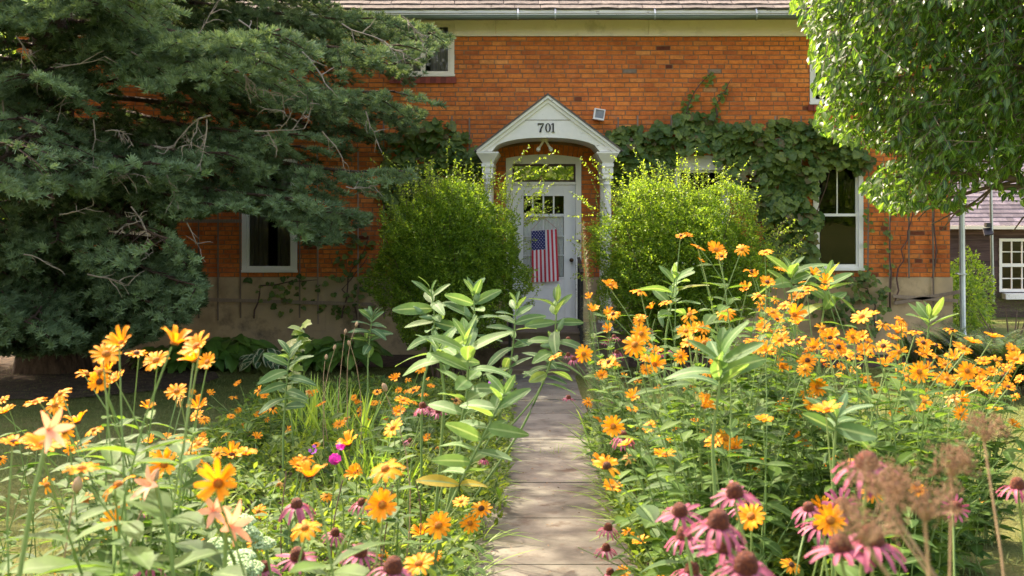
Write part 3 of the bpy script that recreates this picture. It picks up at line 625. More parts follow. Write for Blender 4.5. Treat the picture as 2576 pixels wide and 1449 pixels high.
for i in range(9):
    for j in range(11):
        if (i + j) % 2 == 0:
            u, v = .035 + (i + .1) * .0565, .018 + j * .0348; p = np.array(fp(u, v, -.002)); pts = []
            for k in range(10):
                r_ = .0085 if k % 2 == 0 else .0036; a = math.pi / 2 + k * math.pi / 5; pts.append((p[0] + r_ * math.cos(a), p[1], p[2] + r_ * math.sin(a)))
            m.add(pts + [tuple(p)], [[[k, (k + 1) % 10, 10] for k in range(10)]])
obj('star', m, M_flagwhite, canton)
m = MB(); a, b = np.array(fp(-.01, -.004)), np.array(fp(1.02, -.004)); m.tubes([[a, b]], .004, 6); obj('hanging_rod', m, M_flagwhite, flag)
m = MB(); t = np.array([wx(1366), YW - .02, wz(546)]); m.tubes([[a, t], [b, t]], .0022, 4); obj('cord', m, M_wire, flag)

# trellises -------------------------------------------------------------
def trellis(label, slats, rails, bottom=.05):
    t = thing('trellis', label, 'trellis', (wx(slats[0][0]), YW - .06, .1))
    for px, top, bot in slats:
        m = MB(); x = wx(px, YW - .07); k = R(-.02, .02)
        m.bar((x + k, YW - .075, wz(bot, YW - .07)), (x, YW - .075, wz(top, YW - .07)), .022, .012, R(), up=(0, 1, 0)); obj('slat', m, M_lath, t)
    for (a, za, b, zb2) in rails:
        m = MB(); m.bar((wx(a, YW - .1), YW - .095, wz(za, YW - .1)), (wx(b, YW - .1), YW - .095, wz(zb2, YW - .1)), .014, .05, R()); obj('rail', m, M_lath, t)
    return t
trellis('weathered vertical lath trellis against the brick left of the left shrub', [(499, 380, 800), (549, 380, 806), (603, 380, 800), (754, 380, 800), (798, 380, 815), (901, 380, 818), (965, 300, 800)], [(430, 751, 940, 766), (430, 556, 608, 556)])
trellis('tall lath trellis with vine left of the white porch', [(1137, 292, 800), (1181, 296, 800)], [(1060, 420, 1190, 420)])
trellis('tall lath trellis carrying the grapevine right of the porch', [(1555, 295, 800), (1604, 290, 800), (1689, 289, 800), (1888, 289, 800), (1950, 292, 800), (2015, 292, 800)], [(1545, 350, 2040, 352), (1545, 470, 1694, 470)])
trellis('bare lath trellis on the brick at the right corner of the house', [(2185, 430, 722), (2238, 430, 776), (2286, 440, 700), (2345, 440, 776)], [(2246, 745, 2410, 757), (2250, 763, 2420, 733)])
# downspout, solar lamp pole
m = MB(); xd = wx(2416, 16.5); pts = [(xd - .01, 16.3, 4.88), (xd - .01, 16.5, 4.7), (xd, 16.5, 4.5), (xd + .02, 16.5, 2.0), (xd + .03, 16.48, .4), (xd + .03, 16.44, .3)]
m.tubes([pts], .042, 12); t = thing('downspout', 'tall grey steel downpipe at the right corner of the brick house', 'downpipe', (xd, 16.5, .3)); obj('pipe', m, M_galv, t, True)
for z_ in (1.2, 3.1): m = MB(); m.box(xd - .055, xd + .07, 16.43, 16.57, z_, z_ + .02); obj('bracket', m, M_galv, t)
t = thing('lamp_pole', 'slim steel pole carrying a small solar lamp before the shed', 'pole', (P(2496, 760, 21)[0], 21, -.05))
a, b = P(2498, 760, 21), P(2491, 400, 21); m = MB(); m.tubes([[a, b]], .028, 10); obj('pole', m, M_galv, t, True)
m = MB(); c = P(2484, 584, 20.9); m.add([c + v for v in (np.array([-.09, -.1, -.05]), np.array([.07, -.1, -.03]), np.array([.10, .06, .09]), np.array([-.06, .06, .07]), np.array([-.09, -.08, -.07]), np.array([.07, -.08, -.05]), np.array([.10, .08, .07]), np.array([-.06, .08, .05]))], [[[0, 1, 2, 3], [7, 6, 5, 4], [0, 4, 5, 1], [1, 5, 6, 2], [2, 6, 7, 3], [3, 7, 4, 0]]])
m.box(c[0] - .02, c[0] + .08, c[1], c[1] + .1, c[2] + .09, c[2] + .17); obj('solar_lamp', m, M_iron, t)

# shed --------------------------------------------------------------------
YS = 24.0; shed = thing('wooden_shed', 'dark weathered board shed with grey shingle roof behind the house', 'shed', (10.5, YS + 3, -.2))
sx0 = wx(2330, YS); m = MB(); z = -.35; zt = wz(574, YS); wxa, wxb, wza, wzb = wx(2512, YS), wx(2630, YS), wz(734, YS), wz(600, YS)
while z < zt:
    z1 = min(z + .135, zt)
    for (a, b) in ([(sx0, wxa), (wxb, 16)] if (z1 > wza and z < wzb) else [(sx0, 16)]):
        m.add([(a, YS - .022, z), (b, YS - .022, z), (b, YS - .004, z1), (a, YS - .004, z1), (a, YS, z), (b, YS, z)], [[[0, 1, 2, 3], [4, 5, 1, 0]]], R())
    z = z1
m.box(sx0, wxa, YS, YS + .1, -.4, zt, .2); m.box(wxb, 16, YS, YS + .1, -.4, zt, .2); m.box(wxa, wxb, YS, YS + .1, wzb, zt, .2); m.box(wxa, wxb, YS, YS + .1, -.4, wza, .2)
m.box(sx0, sx0 + .1, YS + .1, YS + 6, -.4, zt, .3); m.box(sx0, 16, YS + 2.5, YS + 2.6, -.4, zt + 1, .1)
obj('wall', m, M_shed, shed)
m = MB(); pt = math.radians(38); ye, ze = YS - .35, wz(568, YS - .35)
def rp2(x, s, h): return (x, ye + s * math.cos(pt) - h * math.sin(pt), ze + s * math.sin(pt) + h * math.cos(pt))
m.add([rp2(sx0 - .3, 0, -.01), rp2(16.4, 0, -.01), rp2(16.4, 4.4, -.01), rp2(sx0 - .3, 4.4, -.01)], [[[0, 1, 2, 3]]], .4)
for r_ in range(31):
    x = sx0 - .3 - R(0, .2)
    while x < 16.3:
        l = R(.12, .32); s0 = r_ * .14; m.add([rp2(x, s0, .012), rp2(x + l, s0, .012), rp2(x + l, s0 + .16, .0), rp2(x, s0 + .16, .0), rp2(x, s0, 0), rp2(x + l, s0, 0)], [[[0, 1, 2, 3], [4, 5, 1, 0]]], R()); x += l
obj('roof', m, M_shedroof, shed)
m = MB(); m.bar((sx0 - .3, ye - .05, ze - .03), (16.4, ye - .05, ze - .05), .09, .07); obj('gutter', m, M_cream, shed)
m = MB(); fx = .06
for a, b, c, d in ((wxa, wxa + fx, wza, wzb), (wxb - fx, wxb, wza, wzb), (wxa + fx, wxb - fx, wzb - fx, wzb), (wxa + fx, wxb - fx, wza, wza + fx)): m.box(a, b, YS - .04, YS + .06, c, d)
wm = (wza + wzb) / 2; m.box(wxa + fx, wxb - fx, YS - .03, YS + .05, wm - .035, wm + .035)
for i in (1, 2, 3): x = wxa + fx + (wxb - wxa - 2 * fx) * i / 4; m.box(x - .01, x + .01, YS - .01, YS + .03, wza + fx, wzb - fx)
for zz in ((wza + wm) / 2, (wzb + wm) / 2): m.box(wxa + fx, wxb - fx, YS - .012, YS + .028, zz - .01, zz + .01)
sw = obj('window', m, M_white2, shed)
m = MB(); m.add([(wxa + .04, YS + .01, wza + .04), (wxb - .04, YS + .01, wza + .04), (wxb - .04, YS + .01, wzb - .04), (wxa + .04, YS + .01, wzb - .04)], [[[0, 1, 2, 3]]]); obj('pane', m, M_glass, sw)
m = MB(); m.box(wxa + .05, wxb, YS - .25, YS - .045, wza - .14, wza - .02); obj('window_box', m, M_white2, shed)
# ------------------------------------------------------------------ vegetation templates
def leaf_t(L=1.0, W=0.35, ns=4, fold=0.25, droop=0.25, across=3, peak=0.45, tip=0.04, base=0.06, wave=0.0, ex=.85):
    cols = np.array([-1, 0, 1.0]) if across == 3 else np.array([-1, -.62, 0, .62, 1.0]); V = []; U = []
    for i in range(ns + 1):
        t = i / ns
        wd = W / 2 * (base + (1 - base) * math.sin(math.pi * min(1, t / (2 * peak)) if t < peak else math.pi / 2 + math.pi / 2 * (t - peak) / (1 - peak)) ** ex) if t < 1 else W / 2 * tip
        for c in cols:
            V.append((c * wd, L * t + (0), -droop * L * t * t + fold * abs(c) * wd + wave * W * math.sin(t * 9 + c * 2) * abs(c))); U.append(abs(c))
    k = len(cols); q = [[i * k + j, i * k + j + 1, (i + 1) * k + j + 1, (i + 1) * k + j] for i in range(ns) for j in range(k - 1)]
    return np.array(V), [np.array(q)], np.array(U)
def blade_t(L=1.0, W=0.02, ns=3, droop=0.3):
    V = []; 
    for i in range(ns):
        t = i / ns; w_ = W / 2 * (1 - .5 * t); V += [(-w_, L * t, -droop * L * t * t), (w_, L * t, -droop * L * t * t)]
    V.append((0, L, -droop * L)); q = [[2 * i, 2 * i + 1, 2 * i + 3, 2 * i + 2] for i in range(ns - 1)]; tr = [[2 * ns - 2, 2 * ns - 1, 2 * ns]]
    return np.array(V), [np.array(q).reshape(-1, 4), np.array(tr)] if ns > 1 else [np.array(tr)], np.full(len(V), .5)
def merge_t(parts):
    V = []; F3 = []; F4 = []; U = []; n = 0
    for (v, fs, u) in parts:
        V.append(v); U.append(u)
        for f in fs:
            if f.size: (F3 if f.shape[1] == 3 else F4).append(f + n)
        n += len(v)
    return np.concatenate(V), ([np.concatenate(F3)] if F3 else []) + ([np.concatenate(F4)] if F4 else []), np.concatenate(U)
def frames(d, up):
    d = nrm(d); up = np.broadcast_to(up, d.shape); x = np.cross(d, up); bad = np.linalg.norm(x, axis=-1) < 1e-3; x[bad] = (1, 0, 0); x = nrm(x); n = np.cross(x, d)
    return np.stack([x, d, n], -1)
def xf(t, M, T=(0, 0, 0), s=1.0): return (t[0] * s) @ np.asarray(M).T + np.asarray(T), t[1], t[2]
def rdir(n): return nrm(rng.normal(size=(n, 3)))
def inpoly(px, py, poly):
    poly = np.array(poly, float); x, y = np.asarray(px), np.asarray(py); r = np.zeros(x.shape, bool)
    for (x0, y0), (x1, y1) in zip(poly, np.roll(poly, -1, 0)):
        if y0 == y1: continue
        c = ((y0 > y) != (y1 > y)) & (x < (x1 - x0) * (y - y0) / (y1 - y0) + x0); r ^= c
    return r
def proj(Pt): return CX + F * Pt[..., 0] / Pt[..., 1], CY - F * (Pt[..., 2] - CH) / Pt[..., 1]

# ------------------------------------------------------------------ spruce
TX, TY = -6.35, 15.0
spoly = [(-500, -90), (1090, -90), (1100, -5), (1085, 30), (1068, 55), (1100, 80), (1135, 92), (1120, 118), (1070, 140), (1062, 170), (1080, 210), (1120, 228), (1112, 262), (1070, 285), (1040, 330), (975, 360), (1010, 400), (1045, 440), (1000, 470), (965, 490), (935, 540), (905, 590), (850, 612), (760, 614), (730, 585), (700, 560), (665, 540), (600, 528), (560, 520), (500, 545), (440, 548), (420, 580), (455, 620), (500, 650), (512, 770), (470, 800), (420, 835), (330, 868), (250, 895), (190, 885), (60, 890), (-100, 900), (-500, 950)]
sh1 = [(255, 520), (405, 500), (420, 640), (262, 600)]; sh2 = [(15, 275), (225, 275), (250, 400), (240, 460), (10, 440)]; sh3 = [(395, 260), (560, 240), (600, 290), (470, 340)]; sh4 = [(-20, 300), (28, 300), (28, 700), (-20, 700)]
def spruce_keep(Pt):
    px, py = proj(Pt); ok = inpoly(px, py, spoly) | ((py < -85) & (px < 1300)) | (px < -400)
    r = R(size=px.shape); n_ = np.sin(Pt[:, 0] * 7.1) * np.sin(Pt[:, 2] * 8.3 + 1) * .5 + .5
    ok &= ~(inpoly(px, py, sh1) & (r < .86)); ok &= ~(inpoly(px, py, sh2) & (r < .66)); ok &= ~(inpoly(px, py, sh3) & (r < .35)); ok &= ~(inpoly(px, py, sh4) & (r < .3)); ok &= ~((px < -60) & (Pt[:, 1] < 14) & (r < .72))  # last term: boughs out of view thinned to let sun onto the lawn
    return ok & (Pt[:, 1] < 16.35) & (Pt[:, 2] > .12)
t = thing('blue_spruce', 'large blue green spruce tree hiding the left half of the house', 'tree', (TX, TY, 0))
m = MB(); zs = np.concatenate([np.linspace(-.1, 1, 6), np.linspace(1.4, 15, 18)]); k = 20; V = []
for z in zs:
    r0 = (.36 * (1 - z / 17) + .14 * math.exp(-max(z, 0) * 2.2)); a = np.arange(k) * 2 * math.pi / k
    rr_ = r0 * (1 + .06 * np.sin(a * 5 + z) + R(-.03, .03, k)); V += [(TX + r_ * math.cos(b), TY + r_ * math.sin(b), z) for r_, b in zip(rr_, a)]
m.add(V, [[[i * k + j, i * k + (j + 1) % k, (i + 1) * k + (j + 1) % k, (i + 1) * k + j] for i in range(len(zs) - 1) for j in range(k)]])
obj('trunk', m, M_bark, t, True)
def prof(z): return np.interp(z, [.5, 1, 2, 3, 4, 5, 6.5, 8, 12, 16], [3.6, 4.2, 5.2, 6.0, 6.4, 6.3, 4.7, 3.2, 1.8, .1])
tuftT = []
for v_ in range(3):
    parts = []; n_ = 24
    for i in range(n_):
        f = (i + .5) / n_; a = i * 2.4 + v_; up_ = .55
        d = nrm([math.cos(a) * 1.0, .30 + .75 * f, abs(math.sin(a)) * 1.0 + .25]) if i % 6 else nrm([math.cos(a) * .7, .7, -.3])
        M_ = frames(np.array([d]), rdir(1)[0])[0]; parts.append(xf((np.array([(-.0052, 0, 0), (.0052, 0, 0), (.0015, .046, .006), (-.0015, .046, .006)]), [np.array([[0, 1, 2, 3]])], np.full(4, .5)), M_, (0, f * .055, 0), R(.8, 1.15)))
    tuftT.append(merge_t(parts))
limbs = []; nl = 212
wood = MB(); tips = []; bare = MB()
for i in range(nl):
    z0 = .75 + 8.3 * (i / nl) ** 1.25 if i < 172 else R(9.5, 15); az_ = i * 2.39996 + R(-.2, .2) if i % 3 == 0 else R(-2.7, .35)
    L = float(prof(z0 - .5)) * R(.72, 1.03)
    if math.sin(az_) > .25: L = min(L, 1.3 / max(.3, math.sin(az_)))
    if i >= 190: z0 = R(.7, 1.6); az_ = R(-2.9, -.2); L = R(2.2, 3.8)
    dx, dy = math.cos(az_), math.sin(az_)
    s = np.linspace(0, 1, 9); sag = (.30 if z0 < 6 else .15) * L if i < 190 else .16 * L; bend = R(-.18, .18)
    pts = np.stack([TX + dx * L * s - dy * bend * L * s ** 2, TY + dy * L * s + dx * bend * L * s ** 2, z0 + .10 * L * s - sag * s ** 1.6 + .10 * L * s ** 4], 1) + np.cumsum(rng.normal(size=(9, 3)) * .022, 0)
    wood.tubes([pts], np.linspace(.040, .008, 9)[None] * (.5 + L / 8), 5)
    n2 = int(L * 5.0) if (i < 172 or i >= 190) else int(L * 3)
    for j in range(n2):
        f = .22 + .78 * (j + R()) / n2; p = np.array([np.interp(f, s, pts[:, c]) for c in range(3)]); p2 = np.array([np.interp(min(1, f + .05), s, pts[:, c]) for c in range(3)]); dd = nrm(p2 - p + 1e-9)
        if f > .97: dd = nrm(pts[-1] - pts[-2])
        side = nrm(np.cross(dd, (0, 0, 1))) * (1 if j % 2 else -1); l2 = (.30 + .55 * L * .3 * (1.15 - f)) * R(.7, 1.2)
        d2 = nrm(dd * R(.5, .9) + side * R(.5, 1.0) + np.array([0, 0, R(-.30, .05)]))
        ss = np.linspace(0, 1, 5); c2 = p + d2 * l2 * ss[:, None] + np.array([0, 0, -1.0]) * (l2 * R(.1, .35) * ss ** 2)[:, None] + side * 0
        wood.tubes([c2], np.linspace(.011, .004, 5)[None], 3)
        n3 = max(3, int(l2 / .062))
        for q_ in range(n3):
            g = .12 + .88 * (q_ + .5) / n3; p3 = np.array([np.interp(g, ss, c2[:, c]) for c in range(3)]); sd = nrm(np.cross(d2, (0, 0, 1))) * (1 if q_ % 2 else -1)
            d3 = nrm(d2 * .8 + sd * R(.4, 1.0) + np.array([0, 0, R(-.35, .15)])); l3 = R(.08, .24) * (1.2 - .5 * g)
            tips.append((p3, d3, l3))
        tips.append((c2[-1] - d2 * .02, d2, .10))
P3 = np.array([a for a, b, c in tips]); D3 = np.array([b for a, b, c in tips]); L3 = np.array([c for a, b, c in tips])
Tp = []; Td = []
for st in (0, .085, .17):
    k_ = L3 > st; Tp.append(P3[k_] + D3[k_] * st + rng.normal(size=(k_.sum(), 3)) * .008); Td.append(nrm(D3[k_] + rng.normal(size=(k_.sum(), 3)) * .28))
Tp = np.concatenate(Tp); Td = np.concatenate(Td); k_ = spruce_keep(Tp); Tp, Td = Tp[k_], Td[k_]
# prune wood blocks that stick out of the crown towards the open brick
def prune(mb, keepf):
    V_ = np.concatenate(mb.V); ok = keepf(V_); 
    for k in (3, 4):
        if mb.F[k]: f = np.concatenate(mb.F[k]); mb.F[k] = [f[ok[f].all(1)]]
prune(wood, lambda v: (lambda a: (inpoly(a[0], a[1], spoly) | (a[1] < -85) | (a[0] < -400)) & (v[:, 1] < 16.5))(proj(v)))
obj('limb', wood, M_bark, t, True, 'brown limbs and branchlets')
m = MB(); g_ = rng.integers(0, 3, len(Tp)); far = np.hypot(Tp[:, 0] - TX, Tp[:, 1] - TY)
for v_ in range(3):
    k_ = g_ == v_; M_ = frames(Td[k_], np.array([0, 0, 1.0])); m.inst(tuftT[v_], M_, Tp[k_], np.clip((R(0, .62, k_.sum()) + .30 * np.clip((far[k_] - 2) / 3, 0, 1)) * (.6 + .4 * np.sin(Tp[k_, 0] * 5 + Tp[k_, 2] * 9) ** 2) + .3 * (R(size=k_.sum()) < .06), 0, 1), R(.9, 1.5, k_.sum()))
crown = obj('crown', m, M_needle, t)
# dead forked twigs hanging out in front of the foliage
def forked(start, d, L, depth, out):
    n = 4; pts = [np.array(start)]; d = nrm(d)
    for i in range(n): d = nrm(d + rng.normal(size=3) * .22 + np.array([0, 0, -.06])); pts.append(pts[-1] + d * L / n)
    out.append((np.array(pts), L))
    if depth:
        for i in range(1, n + 1):
            for _ in range(1 if R() < .8 else 2): forked(pts[i], nrm(d + rng.normal(size=3) * .75), L * R(.35, .6), depth - 1, out)
out = []
for (px, py, Y, dx, dz, L) in [(30, 300, 11.6, .6, -.5, .75), (5, 240, 11.5, .5, -.6, .9), (140, 170, 11.2, .9, .1, .6), (235, 300, 11.4, .2, -.8, .5), (265, 330, 11.3, .9, .3, .3), (530, 290, 11.0, -.8, -.4, .7), (520, 300, 11.0, -.4, -.9, .5), (640, 330, 11.0, .9, -.3, .6), (330, 130, 11.4, .8, -.4, .5), (480, 90, 11.2, .7, .3, .5), (590, 175, 11, .8, -.3, .45), (700, 190, 11.2, .6, -.7, .5), (860, 60, 11.4, .8, -.4, .6), (760, 130, 11.2, .5, -.8, .5), (810, 330, 11.6, .7, -.6, .5), (920, 280, 11.9, .6, -.7, .4), (150, 540, 11.0, .8, .2, .4), (230, 420, 11.2, .9, -.4, .6), (420, 440, 11.2, .5, -.8, .4), (60, 640, 11, .9, .1, .4), (220, 690, 11, .9, -.1, .5), (330, 520, 11.3, .6, -.8, .5), (470, 560, 11.6, .3, -.9, .4), (980, 120, 12.2, .8, -.4, .4), (870, 470, 12, .9, -.4, .4), (1010, 40, 12, .9, -.5, .4), (40, 90, 11.4, .8, -.4, .6), (280, 30, 11.3, .8, -.3, .5), (600, 50, 11.1, .8, -.5, .6)]:
    forked(P(px, py, Y), (dx, R(-.3, .3), dz), L * .8, 2 if R() < .35 else 1, out)
for _ in range(24):
    i = rng.integers(0, len(P3)); p = P3[i]; a = proj(p)
    if p[1] < TY - 1 and inpoly(np.array([a[0]]), np.array([a[1]]), spoly)[0]: forked(p + np.array([0, -.1, 0]), (R(-1, 1), R(-.8, 0), R(-1, .1)), R(.2, .4), 1, out)
starts = [i for i, (pts, L) in enumerate(out) if not any(np.abs(pts[0] - q_[0]).sum(1).min() < 1e-9 for q_ in out[:i])] + [len(out)]
for a, b in zip(starts[:-1], starts[1:]):
    bare = MB()
    for pts, L in out[a:b]: bare.tubes([pts], np.linspace(.009, .0025, 5)[None] * (.5 + L), 4)
    obj('dead_twig', bare, M_twig, t, label='bare grey forked dead twig')

# ------------------------------------------------------------------ broadleaf tree on the right
BX, BY = 5.9, 9.6
tree = thing('ash_tree', 'broadleaf tree with glossy hanging leaves reaching in from the right over the house corner', 'tree', (BX, BY, 0))
apoly = [(1990, -60), (1984, 20), (2000, 51), (2040, 100), (2029, 156), (2060, 180), (2035, 229), (2070, 250), (2053, 275), (2044, 319), (2080, 345), (2113, 361), (2175, 372), (2290, 392), (2215, 418), (2155, 472), (2190, 505), (2216, 529), (2282, 540), (2340, 520), (2390, 532), (2420, 540), (2468, 511), (2465, 455), (2490, 470), (2520, 500), (2570, 515), (2660, 505), (3600, 700), (3600, -60)]
m = MB(); bp = [(BX, BY, -.1), (BX - .05, BY, .8), (BX, BY - .05, 1.9), (BX + .1, BY, 3.0), (BX + .1, BY + .1, 4.5), (BX, BY, 7)]
m.tubes([bp], [[.24, .19, .17, .16, .11, .04]], 12); obj('trunk', m, M_bark2, tree, True)
m = MB(); bl = []
def limb(a, b, r0, r1, n=7, sag=.15):
    a, b = np.array(a, float), np.array(b, float); s = np.linspace(0, 1, n); p = a + (b - a) * s[:, None] + np.array([0, 0, 1.0]) * (sag * np.sin(math.pi * s))[:, None] + rng.normal(size=(n, 3)) * .03
    m.tubes([p], np.linspace(r0, r1, n)[None], 6); bl.append(p); return p
for (px, py, Y, z0) in [(2560, 380, 10, 2.2), (2200, 300, 9.5, 2.6), (2100, 80, 10, 3.2), (2250, 440, 9.0, 2.0), (2330, 180, 9.0, 3.0), (2400, 40, 9.5, 3.5), (2460, 470, 9.3, 1.9), (2220, -60, 9.6, 4.0), (2360, 490, 9.6, 2.0), (2120, 200, 9.8, 2.9)]:
    p = limb((BX - .1, BY, z0), P(px, py, Y), .05, .012)
    for _ in range(4):
        i = rng.integers(2, 6); q0 = p[i]; limb(q0, q0 + np.array([R(-.7, -.1), R(-.5, .5), R(-.5, .3)]), .014, .005, 5, .05)
for _ in range(26): d = rdir(1)[0]; limb((BX, BY, R(3, 6)), (BX + d[0] * 3, BY + d[1] * 3, 6 + d[2] * 2.5), .05, .01)
obj('limb', m, M_bark2, tree, True)
# sprigs of hanging leaflets
N = 9600
px = R(1980, 2950, N); py = R(-250, 545, N); Yd = R(8.4, 11.6, N); Pt = P(0, 0, 1)[None] * 0 + np.stack([(px - CX) * Yd / F, Yd, CH - (py - CY) * Yd / F], 1)
rag = 20 * np.sin(px * .045 + 2) * np.sin(py * .037) + 12 * np.sin(px * .11 + py * .07); keep = inpoly(px - np.abs(rag) - 4, py + np.abs(rag) * .8, apoly) | ((py < -58) & (px > 2040))
dens = .10 + .95 * (np.sin(Pt[:, 0] * 5.1 + 1 + Pt[:, 2] * 2) * np.sin(Pt[:, 2] * 6.7 + Pt[:, 0] * 1.5) + np.sin(Pt[:, 1] * 3 + Pt[:, 0] * 2) * .5 + .15 > 0)
edge = (px < 2180) | (py > 400); keep &= R(size=N) < dens * np.where(edge, .8, 1.0)
keep &= ~(((px > 2440) & (py > 395) & (py < 520)) & (R(size=N) < .75)) & ~(((px > 2210) & (px < 2350) & (py > 395) & (py < 440)) & (R(size=N) < .5))
Pt = Pt[keep]
N2 = 3600; d = rdir(N2) * (R(.45, 1, N2) ** .5)[:, None]; P2 = np.array([BX + .6, BY, 6.2]) + d * np.array([4.0, 3.2, 3.2]); ppx, ppy = proj(P2); k_ = (P2[:, 2] > 3) & ((ppy < -60) | (ppx > 2700)); Pt = np.concatenate([Pt, P2[k_]])
N3 = 5200; P4 = np.stack([R(2.55, 8, N3), R(8.4, 14.2, N3), R(3.9, 7.2, N3)], 1); ppx, ppy = proj(P4); k_ = ((ppy < -62) | (ppx > 2680)) & (P4[:, 0] > 2.55 + .55 * np.abs(P4[:, 2] - 4.8)); Pt = np.concatenate([Pt, P4[k_]])  # extra leaf sprigs out of view, added to shade the crown below
lt = [leaf_t(.074, .037, 4, .22, .25), leaf_t(.068, .035, 4, .3, .10), leaf_t(.080, .038, 4, .15, .4)]
m = MB(); tw_ = MB(); nl_ = 9
D = nrm(np.stack([R(-1, .3, len(Pt)), R(-.6, .6, len(Pt)), R(-.7, .15, len(Pt))], 1)); Ls = R(.16, .46, len(Pt))
tw_.tubes(Pt[:, None] + D[:, None] * (Ls[:, None] * np.array([0, .5, 1]))[:, :, None] + np.array([0, 0, -.04]) * np.array([0, .3, 1])[None, :, None], np.array([[.004, .003, .0015]]), 3)
LP_, LD, LU = [], [], []
for i in range(nl_):
    f = (i + .6) / nl_; sd = nrm(np.cross(D, np.array([0, 0, 1.0]))) * (1 if i % 2 else -1)
    LP_.append(Pt + D * (Ls * f)[:, None] + np.array([0, 0, -.04 * f * f])); LD.append(nrm(D * .5 + sd * R(.3, .8, (len(Pt), 1)) + np.array([0, 0, -1.0]) * R(-.05, .9, (len(Pt), 1)) + rng.normal(size=D.shape) * .15)); LU.append(nrm(np.array([0, -.25, 1.0]) + rng.normal(size=D.shape) * .45))
LP_, LD, LU = np.concatenate(LP_), np.concatenate(LD), np.concatenate(LU); px, py = proj(LP_ + LD * .05)
k_ = inpoly(px, py, apoly) | (py < -55) | (px > 2700); LP_, LD, LU = LP_[k_], LD[k_], LU[k_]; g_ = rng.integers(0, 3, len(LP_))
for v_ in range(3): k_ = g_ == v_; m.inst(lt[v_], frames(LD[k_], LU[k_]), LP_[k_], R(0, 1, k_.sum()), R(.6, 1.3, k_.sum()))
obj('crown', m, M_ash, tree, True)
prune(tw_, lambda v: (lambda a: inpoly(a[0], a[1], apoly) | (a[1] < -55) | (a[0] > 2700))(proj(v))); obj('twig', tw_, M_bark2, tree)

